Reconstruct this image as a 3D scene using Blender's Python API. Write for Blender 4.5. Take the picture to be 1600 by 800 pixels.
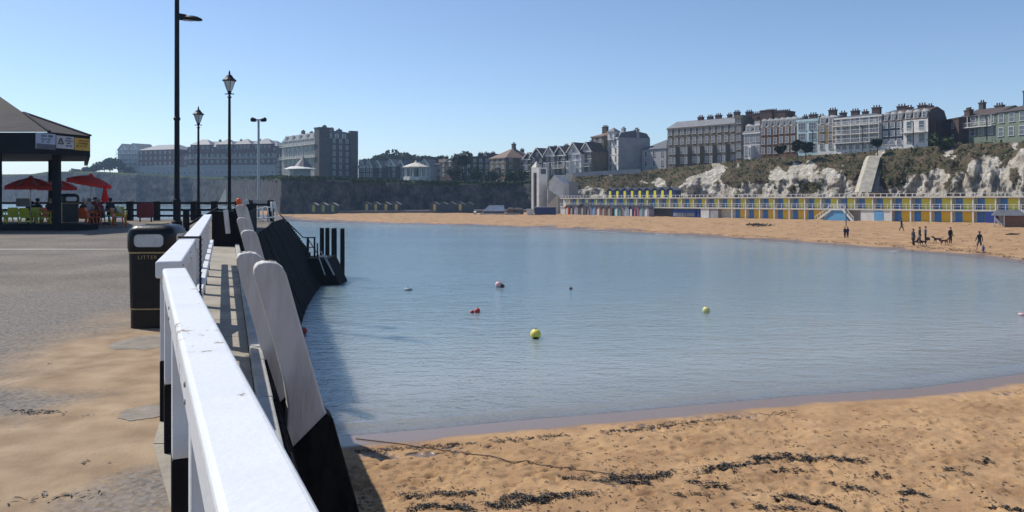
import bpy, bmesh, math, random
import numpy as np
from mathutils import Vector, Matrix, noise
R = math.radians
random.seed(7)
sc = bpy.context.scene
for o in list(bpy.data.objects): bpy.data.objects.remove(o)
COL = sc.collection

# ------------------------------------------------------------------ camera, sky, sun
EYE = 1.55; FX = 1250.0; HV = 303.0
cam_d = bpy.data.cameras.new('camera'); cam = bpy.data.objects.new('camera', cam_d); COL.objects.link(cam)
cam.location = (0, 0, EYE); cam.rotation_euler = (R(90), 0, 0)
cam_d.sensor_width = 36; cam_d.lens = 36*FX/1600; cam_d.shift_y = -(400-HV)/1600
cam_d.clip_start = 0.05; cam_d.clip_end = 8000
sc.camera = cam
SUN_AZ = math.atan2(-.87, .49)      # direction to the sun measured from +Y towards +X
SUN_EL = R(49)
w = bpy.data.worlds.new('World'); sc.world = w; w.use_nodes = True
nt = w.node_tree; nt.nodes.clear()
out = nt.nodes.new('ShaderNodeOutputWorld'); bg = nt.nodes.new('ShaderNodeBackground')
sky = nt.nodes.new('ShaderNodeTexSky'); sky.sky_type = 'NISHITA'; sky.sun_disc = False
sky.sun_elevation = SUN_EL; sky.sun_rotation = SUN_AZ % (2*math.pi)
sky.air_density = 0.78; sky.dust_density = 0.35; sky.ozone_density = 3.2; sky.altitude = 0
nt.links.new(sky.outputs[0], bg.inputs[0]); bg.inputs[1].default_value = 0.118
nt.links.new(bg.outputs[0], out.inputs[0])
sl = bpy.data.lights.new('sun', 'SUN'); sl.energy = 4.0; sl.angle = R(.5); sl.color = (1, .95, .87)
so = bpy.data.objects.new('sun', sl); COL.objects.link(so)
sdir = Vector((math.sin(SUN_AZ)*math.cos(SUN_EL), math.cos(SUN_AZ)*math.cos(SUN_EL), math.sin(SUN_EL)))
so.rotation_euler = sdir.to_track_quat('Z', 'Y').to_euler(); so.location = (-40, 30, 60)
sc.view_settings.view_transform = 'Standard'; sc.view_settings.look = 'None'
sc.view_settings.exposure = 0.28; sc.view_settings.gamma = 1.0
sc.render.resolution_x = 1024; sc.render.resolution_y = 512
sc.cycles.use_denoising = True; sc.cycles.max_bounces = 6; sc.cycles.transparent_max_bounces = 12
sc.cycles.volume_bounces = 0; sc.cycles.caustics_reflective = False; sc.cycles.caustics_refractive = False

# ------------------------------------------------------------------ helpers
def W(u, v, d): return Vector(((u-800)*d/FX, d, EYE-(v-HV)*d/FX))
def PX(u, d): return (u-800)*d/FX
def PZ(v, d): return EYE-(v-HV)*d/FX
def G(u, v, z):
    d = (EYE-z)*FX/(v-HV); return Vector(((u-800)*d/FX, d, z))
def interp(x, tab, k=1):
    return float(np.interp(x, [t[0] for t in tab], [t[k] for t in tab]))

MATS = {}
def mat(name, c1, c2=None, scale=3.0, rough=.75, bump=0.0, bscale=None, metal=0.0, spec=.4, detail=5, coord='Object', stretch=None, lo=.35, hi=.65):
    if name in MATS: return MATS[name]
    m = bpy.data.materials.new(name); m.use_nodes = True; t = m.node_tree; N = t.nodes; L = t.links
    b = N['Principled BSDF']; b.inputs['Roughness'].default_value = rough; b.inputs['Metallic'].default_value = metal
    b.inputs['Specular IOR Level'].default_value = spec
    if c2 is None: c2 = tuple(x*.78 for x in c1)
    tc = N.new('ShaderNodeTexCoord'); mp = N.new('ShaderNodeMapping')
    if stretch: mp.inputs['Scale'].default_value = stretch
    L.new(tc.outputs[coord], mp.inputs[0])
    n = N.new('ShaderNodeTexNoise'); n.inputs['Scale'].default_value = scale; n.inputs['Detail'].default_value = detail
    n.inputs['Roughness'].default_value = .6
    L.new(mp.outputs[0], n.inputs['Vector'])
    r = N.new('ShaderNodeValToRGB'); r.color_ramp.elements[0].position = lo; r.color_ramp.elements[1].position = hi
    r.color_ramp.elements[0].color = (*c2, 1); r.color_ramp.elements[1].color = (*c1, 1)
    L.new(n.outputs[0], r.inputs[0]); L.new(r.outputs[0], b.inputs['Base Color'])
    if bump:
        n2 = N.new('ShaderNodeTexNoise'); n2.inputs['Scale'].default_value = bscale or scale*4; n2.inputs['Detail'].default_value = 6
        L.new(mp.outputs[0], n2.inputs['Vector'])
        bp = N.new('ShaderNodeBump'); bp.inputs['Strength'].default_value = bump; bp.inputs['Distance'].default_value = .02
        L.new(n2.outputs[0], bp.inputs['Height']); L.new(bp.outputs[0], b.inputs['Normal'])
    MATS[name] = m; return m

class MB:
    def __init__(s): s.v = []; s.f = []; s.m = []
    def add(s, vs, fs, mi=0, M=None):
        o = len(s.v)
        for p in vs: s.v.append(tuple(M @ Vector(p)) if M else tuple(p))
        for f in fs: s.f.append([i+o for i in f]); s.m.append(mi)
        return s
    def box(s, x0, y0, z0, x1, y1, z1, mi=0, M=None):
        x0, x1 = min(x0, x1), max(x0, x1); y0, y1 = min(y0, y1), max(y0, y1); z0, z1 = min(z0, z1), max(z0, z1)
        vs = [(x0,y0,z0),(x1,y0,z0),(x1,y1,z0),(x0,y1,z0),(x0,y0,z1),(x1,y0,z1),(x1,y1,z1),(x0,y1,z1)]
        return s.add(vs, [(0,3,2,1),(4,5,6,7),(0,1,5,4),(1,2,6,5),(2,3,7,6),(3,0,4,7)], mi, M)
    def bar(s, a, b, wx, wz, mi=0, up=(0,0,1)):
        a = Vector(a); b = Vector(b); d = b-a; l = d.length; d.normalize(); up = Vector(up)
        x = d.cross(up)
        if x.length < 1e-4: x = d.cross(Vector((0,1,0)))
        x.normalize(); z = x.cross(d); z.normalize()
        M = Matrix(((x.x,d.x,z.x,a.x),(x.y,d.y,z.y,a.y),(x.z,d.z,z.z,a.z),(0,0,0,1)))
        return s.box(-wx/2, 0, -wz/2, wx/2, l, wz/2, mi, M)
    def tube(s, pts, r, n=8, mi=0, cap=True):
        pts = [Vector(p) for p in pts]; rs = r if isinstance(r, (list, tuple)) else [r]*len(pts)
        vs = []; fs = []
        for i, p in enumerate(pts):
            d = (pts[min(i+1, len(pts)-1)]-pts[max(i-1, 0)]).normalized()
            ref = Vector((0,0,1)) if abs(d.z) < .9 else Vector((1,0,0))
            x = d.cross(ref).normalized(); y = d.cross(x)
            for k in range(n):
                a = 2*math.pi*k/n; vs.append(p+(x*math.cos(a)+y*math.sin(a))*rs[i])
        for i in range(len(pts)-1):
            for k in range(n):
                k2 = (k+1) % n; fs.append((i*n+k, i*n+k2, (i+1)*n+k2, (i+1)*n+k))
        if cap: fs.append(tuple(range(n))[::-1]); fs.append(tuple((len(pts)-1)*n+k for k in range(n)))
        return s.add(vs, fs, mi)
    def lathe(s, prof, c=(0,0,0), n=12, mi=0, sx=1, sy=1, rot=0):
        vs = []; fs = []
        for (r, z) in prof:
            for k in range(n):
                a = 2*math.pi*k/n+rot; vs.append((c[0]+r*sx*math.cos(a), c[1]+r*sy*math.sin(a), c[2]+z))
        for i in range(len(prof)-1):
            for k in range(n):
                k2 = (k+1) % n; fs.append((i*n+k, i*n+k2, (i+1)*n+k2, (i+1)*n+k))
        fs.append(tuple(range(n))[::-1]); fs.append(tuple((len(prof)-1)*n+k for k in range(n)))
        return s.add(vs, fs, mi)
    def prism(s, poly, z0, z1, mi=0, M=None):
        n = len(poly); vs = [(x, y, z0) for x, y in poly]+[(x, y, z1) for x, y in poly]
        fs = [tuple(range(n))[::-1], tuple(range(n, 2*n))]+[(i, (i+1) % n, n+(i+1) % n, n+i) for i in range(n)]
        return s.add(vs, fs, mi, M)
    def build(s, name, mats, parent=None, smooth=False, bevel=0, seg=2):
        me = bpy.data.meshes.new(name); me.from_pydata(s.v, [], s.f)
        if not isinstance(mats, (list, tuple)): mats = [mats]
        for m in mats: me.materials.append(m)
        me.polygons.foreach_set('material_index', s.m)
        me.update()
        bm = bmesh.new(); bm.from_mesh(me); bmesh.ops.recalc_face_normals(bm, faces=bm.faces); bm.to_mesh(me); bm.free()
        if smooth: me.polygons.foreach_set('use_smooth', [True]*len(me.polygons))
        o = bpy.data.objects.new(name, me); COL.objects.link(o)
        if parent: o.parent = parent
        if bevel:
            b = o.modifiers.new('bevel', 'BEVEL'); b.width = bevel; b.segments = seg; b.limit_method = 'ANGLE'
        return o
def tag(o, label=None, cat=None, group=None, kind=None):
    if label: o['label'] = label
    if cat: o['category'] = cat
    if group: o['group'] = group
    if kind: o['kind'] = kind
    return o
def thing(name, label, cat, loc=(0,0,0), rz=0, group=None):
    o = bpy.data.objects.new(name, None); COL.objects.link(o); o.location = loc; o.rotation_euler = (0,0,rz)
    o.empty_display_size = .2
    return tag(o, label, cat, group)
def copy_tree(o, parent=None):
    c = o.copy(); COL.objects.link(c); c.parent = parent
    for ch in [x for x in bpy.data.objects if x.parent == o]: copy_tree(ch, c)
    return c
def fn(x, y, z, s, o=4): return noise.fractal(Vector((x*s, y*s, z*s)), 1.0, 2.0, o)
def gridmesh(name, P, mats, attr=None, kind='structure', smooth=True, parent=None):
    """P: array (rows, cols, 3)"""
    r, c = P.shape[:2]; me = bpy.data.meshes.new(name)
    me.vertices.add(r*c); me.vertices.foreach_set('co', P.reshape(-1).astype(np.float32))
    i = np.arange(r*c).reshape(r, c)
    q = np.stack([i[:-1,:-1], i[:-1,1:], i[1:,1:], i[1:,:-1]], -1).reshape(-1, 4)
    me.loops.add(q.size); me.loops.foreach_set('vertex_index', q.reshape(-1).astype(np.int32))
    me.polygons.add(len(q)); me.polygons.foreach_set('loop_start', np.arange(0, q.size, 4, dtype=np.int32))
    me.update(calc_edges=True); me.validate()
    if smooth: me.polygons.foreach_set('use_smooth', [True]*len(me.polygons))
    for m in (mats if isinstance(mats, list) else [mats]): me.materials.append(m)
    if attr:
        for k, a in attr.items():
            at = me.attributes.new(k, 'FLOAT', 'POINT'); at.data.foreach_set('value', a.reshape(-1).astype(np.float32))
    o = bpy.data.objects.new(name, me); COL.objects.link(o)
    if parent: o.parent = parent
    if kind: o['kind'] = kind
    return o
# vectorised value noise (numpy)
_rng = np.random.RandomState(3); _T = _rng.rand(256, 256)
def vnoise(x, y):
    xi = np.floor(x).astype(int); yi = np.floor(y).astype(int); fx = x-xi; fy = y-yi
    fx = fx*fx*(3-2*fx); fy = fy*fy*(3-2*fy); a = lambda i, j: _T[(xi+i) % 256, (yi+j) % 256]
    return (a(0,0)*(1-fx)+a(1,0)*fx)*(1-fy)+(a(0,1)*(1-fx)+a(1,1)*fx)*fy
def fnoise(x, y, s, o=4):
    t = 0; am = .5; q = 0
    for k in range(o): t = t+am*vnoise(x*s+17.3*k, y*s+9.1*k); q += am; am *= .5; s *= 2.03
    return t/q

# ------------------------------------------------------------------ materials
m_white = mat('white_paint', (.68,.69,.70), (.58,.59,.60), 2.5, .45, .15, 30)
m_blackp = mat('black_paint', (.007,.007,.010), (.012,.012,.015), 6, .6, .25, 25, spec=.12)
m_tar = mat('tarred_timber', (.005,.006,.009), (.013,.012,.013), 1.5, .85, .6, 10, stretch=(1,1,.15), spec=.06)
m_fender = mat('weathered_white_paint', (.60,.58,.56), (.36,.33,.30), 5, .65, .5, 16, stretch=(1,1,.22), detail=9, lo=.25, hi=.6)
m_foot = mat('weedy_black_timber', (.006,.007,.009), (.020,.019,.017), 6, .8, .9, 14, stretch=(1,1,.3), spec=.12, detail=9, lo=.38, hi=.6)
m_rust = mat('scuffed_edge', (.12,.10,.09), (.35,.32,.28), 18, .8, .3)
m_conc = mat('concrete', (.36,.32,.25), (.24,.21,.17), 1.2, .9, .5, 20)
m_kerb = mat('kerb_stone', (.42,.41,.38), (.28,.27,.25), 2, .85, .4, 15)
m_steel = mat('dark_steel', (.006,.007,.011), (.012,.012,.017), 8, .5, 0, spec=.15)
m_galv = mat('galvanised_steel', (.45,.47,.5), (.3,.32,.34), 8, .45, 0, metal=.5)
m_glass = mat('window_glass', (.05,.065,.085), (.12,.14,.16), .6, .15, 0, spec=.6)
m_glass2 = mat('curtained_glass', (.32,.34,.36), (.07,.08,.10), .5, .3, 0, spec=.6)
m_frame = mat('window_frame', (.50,.50,.49), None, 2, .6)
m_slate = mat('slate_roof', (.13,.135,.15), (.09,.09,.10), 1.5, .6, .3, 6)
m_slate2 = mat('pale_grey_tiles', (.22,.22,.23), (.15,.15,.16), 1.0, .6, .3, 6)  # lighter grey tile colour than the slate
m_tile = mat('brown_tiles', (.09,.065,.058), (.06,.048,.045), 1.2, .8, .4, 6)
m_redtile = mat('orange_tiles', (.22,.15,.11), (.15,.10,.08), 1.2, .8, .4, 6)
m_stone = mat('grey_brown_stone', (.19,.15,.11), (.12,.10,.075), .8, .9, .3, 6)
m_stoned = mat('dark_stone', (.095,.085,.08), (.06,.055,.052), .8, .9, .3, 6)  # dark stone; on the grand hotel's side wall its tone stands for shade
m_brick = mat('brown_brick', (.19,.10,.055), (.12,.07,.045), 1, .9, .3, 8)
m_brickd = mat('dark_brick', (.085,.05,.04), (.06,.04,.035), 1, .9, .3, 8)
m_brickr = mat('red_brick', (.14,.075,.07), (.10,.06,.058), 1, .9, .3, 8)
m_ybrick = mat('yellow_brick', (.27,.20,.11), (.19,.14,.08), 1, .9, .3, 8)
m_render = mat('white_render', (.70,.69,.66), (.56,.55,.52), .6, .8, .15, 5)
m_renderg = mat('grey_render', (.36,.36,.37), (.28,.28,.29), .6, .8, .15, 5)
m_paleblue = mat('pale_blue_render', (.50,.64,.66), (.42,.56,.58), .6, .7, .1)
m_navyr = mat('slate_blue_render', (.05,.06,.09), (.035,.045,.07), .8, .7, .1)
m_green = mat('sage_green_render', (.17,.21,.16), (.13,.16,.125), .8, .8, .1)
m_cream = mat('cream_paint', (.62,.58,.49), (.50,.47,.40), 1.5, .7, .1)
m_yel = mat('yellow_door_paint', (.88,.56,.02), (.78,.48,.015), 2, .5, .05)
m_yel2 = mat('lemon_door_paint', (.80,.72,.05), (.70,.62,.045), 2, .5, .05)
m_yel3 = mat('bright_yellow_paint', (.75,.70,.04), (.6,.55,.03), 2, .5, .05)
m_blue = mat('blue_door_paint', (.08,.26,.62), (.06,.2,.5), 2, .5, .05)
m_lblue = mat('light_blue_paint', (.14,.36,.58), (.1,.28,.48), 2, .5, .05)
m_navy = mat('navy_paint', (.015,.03,.12), (.01,.02,.08), 2, .5, .05)
m_deepblue = mat('deep_blue_paint', (.02,.05,.26), (.015,.04,.2), 2, .5, .05)
m_mesh = mat('ochre_recess', (.45,.27,.12), (.32,.19,.09), 2, .8, .05)
m_wood = mat('brown_boards', (.22,.12,.07), (.14,.08,.05), 1.5, .8, .4, 10, stretch=(1,1,6))
m_leaf = mat('foliage', (.07,.10,.03), (.022,.04,.012), .35, .8, spec=.2, coord='Object')
m_leafd = mat('dark_foliage', (.03,.045,.018), (.014,.022,.010), .35, .85, spec=.2)
m_scrub = mat('brown_scrub', (.17,.135,.085), (.085,.075,.04), .25, .9, spec=.1)
m_scrubg = mat('green_scrub', (.085,.125,.04), (.05,.07,.022), .25, .9, spec=.1)
m_bark = mat('bark', (.07,.055,.04), None, 5, .9, .5)
m_red = mat('red_canvas', (.95,.13,.12), (.9,.10,.10), 3, .6, .1)
m_wstripe = mat('white_canvas', (.75,.6,.58), None, 3, .6)
def translucent(m, f):
    t = m.node_tree; N = t.nodes; L = t.links; b = N['Principled BSDF']; tr = N.new('ShaderNodeBsdfTranslucent'); mx = N.new('ShaderNodeMixShader'); mx.inputs[0].default_value = f
    L.new(b.inputs['Base Color'].links[0].from_socket, tr.inputs[0]); o = N['Material Output']; L.new(b.outputs[0], mx.inputs[1]); L.new(tr.outputs[0], mx.inputs[2]); L.new(mx.outputs[0], o.inputs[0])
translucent(m_red, .8); translucent(m_wstripe, .6)
m_orange = mat('orange_plastic', (.85,.16,.01), (.7,.12,.01), 4, .4)
m_lime = mat('lime_plastic', (.58,.60,.04), (.5,.52,.03), 4, .4)
translucent(m_orange, .3)
m_maroon = mat('maroon_board', (.22,.03,.04), (.16,.025,.03), 4, .6)
m_gold = mat('gold_trim', (.40,.30,.14), (.3,.22,.1), 8, .5)
m_binblk = mat('black_bin_plastic', (.006,.006,.008), (.010,.010,.012), 5, .34, .08, 30, spec=.3)
m_binin = mat('pale_bin_panel', (.55,.56,.56), (.38,.39,.4), 6, .5, .1)
m_skin = mat('skin', (.50,.30,.22), None, 6, .6)

# ------------------------------------------------------------------ shoreline
WZ = -4.05
near = [G(400,690,WZ), G(560,679,WZ), G(700,667,WZ), G(800,657,WZ), G(950,645,WZ), G(1080,633,WZ), G(1250,618,WZ), G(1430,606,WZ), G(1600,583,WZ)]
near = [(p.x, p.y) for p in near]
bay = [(-600, 16.5), (-12, 17.4)]+near+[(21,27.5),(27,30.5),(34,35),(40,41),(43.5,48),(44,55)]
bay += [(G(u, v, WZ).x, G(u, v, WZ).y) for u, v in [(1600,411.5),(1520,401.5),(1400,391.5),(1280,382),(1190,375.5),(1100,370.5),(1000,364.5),(900,359.5),(750,353.5),(600,349.5),(500,347),(450,343)]]
bay += [(-64,205),(-70,215),(-170,395),(-600,420)]
bay = np.array(bay)
def sdist(X, Y):
    """positive on land, negative on water"""
    sh = X.shape; X = X.reshape(-1); Y = Y.reshape(-1)
    best = np.full(X.shape, 1e9); ins = np.zeros(X.shape, bool); n = len(bay)
    for i in range(n):
        a = bay[i]; b = bay[(i+1) % n]; dx, dy = b-a
        t = np.clip(((X-a[0])*dx+(Y-a[1])*dy)/(dx*dx+dy*dy), 0, 1)
        best = np.minimum(best, np.hypot(X-a[0]-t*dx, Y-a[1]-t*dy))
        c = ((a[1] > Y) != (b[1] > Y)); xs = dx*(Y-a[1])/(dy if dy else 1e-9)+a[0]
        ins ^= c & (X < xs)
    return np.where(ins, -best, best).reshape(sh)
def ground(X, Y):
    X = np.asarray(X, float); Y = np.asarray(Y, float); d = sdist(X, Y)
    far = np.clip((Y-40)/30, 0, 1)
    amp = np.interp(X, [-60, 12, 50, 80], [.28, .3, .6, .95])
    zf = amp*(1-np.exp(-np.maximum(d, 0)/14))
    zn = 1.3*(1-np.exp(-np.maximum(d, 0)*.065/1.3))
    z = WZ+zf*far+zn*(1-far)
    return np.where(d < 0, WZ+np.maximum(d*.07, -1.8), z)
def gz(x, y): return float(ground(np.array([x]), np.array([y]))[0])

# ------------------------------------------------------------------ sand
def sand_material():
    m = bpy.data.materials.new('beach_sand'); m.use_nodes = True; t = m.node_tree; N = t.nodes; L = t.links; b = N['Principled BSDF']
    g = N.new('ShaderNodeNewGeometry'); sp = N.new('ShaderNodeSeparateXYZ'); L.new(g.outputs['Position'], sp.inputs[0])
    n1 = N.new('ShaderNodeTexNoise'); n1.inputs['Scale'].default_value = .9; n1.inputs['Detail'].default_value = 8; L.new(g.outputs['Position'], n1.inputs['Vector'])
    r = N.new('ShaderNodeValToRGB'); e = r.color_ramp.elements; e[0].position = .3; e[0].color = (.29,.17,.085,1); e[1].position = .68; e[1].color = (.45,.285,.145,1)
    L.new(n1.outputs[0], r.inputs[0])
    n2 = N.new('ShaderNodeTexNoise'); n2.inputs['Scale'].default_value = 35; n2.inputs['Detail'].default_value = 6; L.new(g.outputs['Position'], n2.inputs['Vector'])
    mx = N.new('ShaderNodeMixRGB'); mx.blend_type = 'MULTIPLY'; mx.inputs[0].default_value = .5
    r2 = N.new('ShaderNodeValToRGB'); r2.color_ramp.elements[0].position = .3; r2.color_ramp.elements[0].color = (.5,.45,.42,1); r2.color_ramp.elements[1].position = .55
    L.new(n2.outputs[0], r2.inputs[0]); L.new(r.outputs[0], mx.inputs[1]); L.new(r2.outputs[0], mx.inputs[2])
    # wetness by height above the water line
    n3 = N.new('ShaderNodeTexNoise'); n3.inputs['Scale'].default_value = .8; n3.inputs['Detail'].default_value = 5; L.new(g.outputs['Position'], n3.inputs['Vector'])
    ma = N.new('ShaderNodeMath'); ma.operation = 'MULTIPLY_ADD'; ma.inputs[1].default_value = .05; L.new(n3.outputs[0], ma.inputs[0]); L.new(sp.outputs[2], ma.inputs[2])
    mr = N.new('ShaderNodeMapRange'); mr.inputs[1].default_value = WZ+.085; mr.inputs[2].default_value = WZ+.105; L.new(ma.outputs[0], mr.inputs[0])
    wet = N.new('ShaderNodeMixRGB'); wet.inputs[1].default_value = (.21,.15,.12,1); L.new(mr.outputs[0], wet.inputs[0]); L.new(mx.outputs[0], wet.inputs[2])
    L.new(wet.outputs[0], b.inputs['Base Color'])
    rr = N.new('ShaderNodeMapRange'); rr.inputs[3].default_value = .28; rr.inputs[4].default_value = .95; L.new(mr.outputs[0], rr.inputs[0]); L.new(rr.outputs[0], b.inputs['Roughness'])
    bp = N.new('ShaderNodeBump'); bp.inputs['Distance'].default_value = .012
    bs = N.new('ShaderNodeMapRange'); bs.inputs[3].default_value = .08; bs.inputs[4].default_value = .7; L.new(mr.outputs[0], bs.inputs[0]); L.new(bs.outputs[0], bp.inputs['Strength'])
    nb_ = N.new('ShaderNodeTexNoise'); nb_.inputs['Scale'].default_value = 2.2; nb_.inputs['Detail'].default_value = 5; L.new(g.outputs['Position'], nb_.inputs['Vector'])
    bq = N.new('ShaderNodeBump'); bq.inputs['Distance'].default_value = .10; bq.inputs['Strength'].default_value = .8; sc2 = N.new('ShaderNodeMath'); sc2.operation = 'MULTIPLY'; L.new(bs.outputs[0], sc2.inputs[0]); L.new(nb_.outputs[0], sc2.inputs[1])
    L.new(sc2.outputs[0], bq.inputs['Height']); L.new(n2.outputs[0], bp.inputs['Height']); L.new(bq.outputs[0], bp.inputs['Normal']); L.new(bp.outputs[0], b.inputs['Normal'])
    b.inputs['Specular IOR Level'].default_value = .35
    return m
m_sand = sand_material()
def smooth01(x): x = np.clip(x, 0, 1); return x*x*(3-2*x)
# fine near beach
gx = np.arange(-12, 31, .055); gy = np.arange(8.5, 31, .06)
X, Y = np.meshgrid(gx, gy); D = sdist(X, Y); Z = ground(X, Y)
dry = smooth01((D-1.0)/1.2)
a1 = fnoise(X, Y, 1.0, 2); a2 = fnoise(X+40, Y*1.3+7, 3.2, 3); a3 = fnoise(X+9, Y+3, 9, 2)
pits = np.clip((.46-a2)*4, 0, 1)
a4 = fnoise(X*1.3+3, Y+11, 5.5, 2); clump = np.clip((fnoise(X+80, Y+30, .55, 3)-.42)*5, .25, 1)
Z = Z+dry*((a1-.5)*.12-pits*.085*(.4+a1)*clump+(a3-.5)*.05-np.clip((.42-a4)*5, 0, 1)*.05*clump)
_fr = random.Random(9)
def dent(x, y, a, l, w_, dp):
    i0 = int((y-.4-8.5)/.06); j0 = int((x-.4+12)/.055); i1 = i0+14; j1 = j0+15
    if i0 < 0 or j0 < 0 or i1 >= Z.shape[0] or j1 >= Z.shape[1]: return
    xx = X[i0:i1, j0:j1]-x; yy = Y[i0:i1, j0:j1]-y; p = xx*math.cos(a)+yy*math.sin(a); q = -xx*math.sin(a)+yy*math.cos(a)
    r2 = (p/l)**2+(q/w_)**2; Z[i0:i1, j0:j1] += (-dp*np.exp(-r2**2)+dp*.55*np.exp(-(np.sqrt(r2)-1.45)**2*9))*dry[i0:i1, j0:j1]
for _ in range(26):
    x = _fr.uniform(-4, 22); y = _fr.uniform(10, 24); a = _fr.uniform(0, 6.28)
    for k in range(_fr.randint(6, 22)):
        a += _fr.uniform(-.12, .12); x += .62*math.cos(a); y += .62*math.sin(a); sd_ = .11 if k % 2 else -.11
        dent(x-sd_*math.sin(a), y+sd_*math.cos(a), a, .16, .075, .055)
for _ in range(900): dent(_fr.uniform(-5, 26), _fr.uniform(9.5, 25), _fr.uniform(0, 3), _fr.uniform(.08,.17), _fr.uniform(.06,.10), _fr.uniform(.02,.05))
edge = np.minimum.reduce([X+12, 30.9-X, Y-8.5, 30.9-Y]); Z = Z-.0
def near_z(x, y):
    i = int(round((y-8.5)/.06)); j = int(round((x+12)/.055))
    if 0 <= i < Z.shape[0] and 0 <= j < Z.shape[1]: return float(Z[i, j])
    return gz(x, y)
gridmesh('sand_foreshore', np.stack([X, Y, Z], -1), m_sand)
# coarse sheet for the rest
cx = np.concatenate([np.arange(-80, 150, 1.0)]); cy = np.arange(-60, 262, 1.0)
CX, CY = np.meshgrid(cx, cy); CZ = ground(CX, CY); CD = sdist(CX, CY)
CZ = CZ+np.clip(CD/6, 0, 1)*((fnoise(CX, CY, .12, 4)-.5)*.22+(fnoise(CX+7, CY, .45, 2)-.5)*.26)
inside = (CX > -11) & (CX < 29.8) & (CY > 9.6) & (CY < 29.8); CZ = np.where(inside, CZ-.35, CZ)
gridmesh('sand', np.stack([CX, CY, CZ], -1), m_sand)
mb = MB(); mb.add([(-1300,-1100,-7.5),(1300,-1100,-7.5),(1300,1300,-7.5),(-1300,1300,-7.5)], [(0,1,2,3)])
tag(mb.build('seabed', m_sand), kind='structure')

# ------------------------------------------------------------------ water
def water_material():
    m = bpy.data.materials.new('sea_water'); m.use_nodes = True; t = m.node_tree; N = t.nodes; L = t.links; N.clear()
    o = N.new('ShaderNodeOutputMaterial'); g = N.new('ShaderNodeNewGeometry')
    mp = N.new('ShaderNodeMapping'); mp.inputs['Scale'].default_value = (.75, 1.7, 1); mp.inputs['Rotation'].default_value = (0,0,R(8)); L.new(g.outputs['Position'], mp.inputs[0])
    n1 = N.new('ShaderNodeTexNoise'); n1.inputs['Scale'].default_value = 1.25; n1.inputs['Detail'].default_value = 4; n1.inputs['Roughness'].default_value = .55; L.new(mp.outputs[0], n1.inputs['Vector'])
    n1.inputs['Distortion'].default_value = .4
    n2 = N.new('ShaderNodeTexNoise'); n2.inputs['Scale'].default_value = .35; n2.inputs['Detail'].default_value = 2; L.new(mp.outputs[0], n2.inputs['Vector'])
    ad = N.new('ShaderNodeMath'); ad.operation = 'MULTIPLY_ADD'; ad.inputs[1].default_value = .8; L.new(n2.outputs[0], ad.inputs[0]); L.new(n1.outputs[0], ad.inputs[2])
    bp = N.new('ShaderNodeBump'); bp.inputs['Strength'].default_value = 1.0; bp.inputs['Distance'].default_value = .13; L.new(ad.outputs[0], bp.inputs['Height'])
    nf = N.new('ShaderNodeTexNoise'); nf.inputs['Scale'].default_value = 5.5; nf.inputs['Detail'].default_value = 3; mq = N.new('ShaderNodeMapping'); mq.inputs['Scale'].default_value = (1.3,1,1); L.new(g.outputs['Position'], mq.inputs[0]); L.new(mq.outputs[0], nf.inputs['Vector'])
    bp2 = N.new('ShaderNodeBump'); bp2.inputs['Strength'].default_value = .8; bp2.inputs['Distance'].default_value = .05; L.new(nf.outputs[0], bp2.inputs['Height']); L.new(bp2.outputs[0], bp.inputs['Normal'])
    nw = N.new('ShaderNodeTexNoise'); nw.inputs['Scale'].default_value = .06; nw.inputs['Detail'].default_value = 3; mw = N.new('ShaderNodeMapping'); mw.inputs['Scale'].default_value = (.5,1.6,1); L.new(g.outputs['Position'], mw.inputs[0]); L.new(mw.outputs[0], nw.inputs['Vector'])
    rw_ = N.new('ShaderNodeMapRange'); rw_.inputs[1].default_value = .4; rw_.inputs[2].default_value = .62; rw_.inputs[3].default_value = .45; rw_.inputs[4].default_value = 1.0; L.new(nw.outputs[0], rw_.inputs[0]); L.new(rw_.outputs[0], bp.inputs['Strength'])
    fr = N.new('ShaderNodeFresnel'); fr.inputs[0].default_value = 1.33; L.new(bp.outputs[0], fr.inputs['Normal'])
    gl = N.new('ShaderNodeBsdfGlossy'); gl.inputs['Roughness'].default_value = .12; L.new(bp.outputs[0], gl.inputs['Normal']); gl.inputs['Color'].default_value = (.97,.99,1,1)
    at = N.new('ShaderNodeAttribute'); at.attribute_name = 'depth'
    n4 = N.new('ShaderNodeTexNoise'); n4.inputs['Scale'].default_value = .05; n4.inputs['Detail'].default_value = 4; L.new(g.outputs['Position'], n4.inputs['Vector'])
    cr = N.new('ShaderNodeValToRGB'); e = cr.color_ramp.elements; e[0].position = 0; e[0].color = (.32,.34,.34,1); e[1].position = 1; e[1].color = (.19,.28,.32,1)
    e2 = e.new(.45); e2.color = (.25,.315,.33,1)
    dd = N.new('ShaderNodeMath'); dd.operation = 'MULTIPLY_ADD'; dd.inputs[1].default_value = .5; L.new(n4.outputs[0], dd.inputs[0])
    dm = N.new('ShaderNodeMath'); dm.operation = 'MULTIPLY_ADD'; dm.inputs[1].default_value = .55; dm.inputs[2].default_value = -.25; L.new(at.outputs['Fac'], dm.inputs[0]); L.new(dm.outputs[0], dd.inputs[2])
    L.new(dd.outputs[0], cr.inputs[0])
    df = N.new('ShaderNodeSubsurfaceScattering'); df.falloff = 'BURLEY'; df.inputs['Scale'].default_value = 1.0; df.inputs['Radius'].default_value = (1.2,1.6,1.8); L.new(cr.outputs[0], df.inputs['Color']); L.new(bp.outputs[0], df.inputs['Normal'])
    tr = N.new('ShaderNodeBsdfTransparent'); tr.inputs[0].default_value = (.8,.86,.84,1)
    al = N.new('ShaderNodeMapRange'); al.inputs[1].default_value = 0; al.inputs[2].default_value = .32; al.inputs[3].default_value = .62; al.inputs[4].default_value = 1; L.new(at.outputs['Fac'], al.inputs[0])
    m1 = N.new('ShaderNodeMixShader'); L.new(al.outputs[0], m1.inputs[0]); L.new(tr.outputs[0], m1.inputs[1]); L.new(df.outputs[0], m1.inputs[2])
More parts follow.
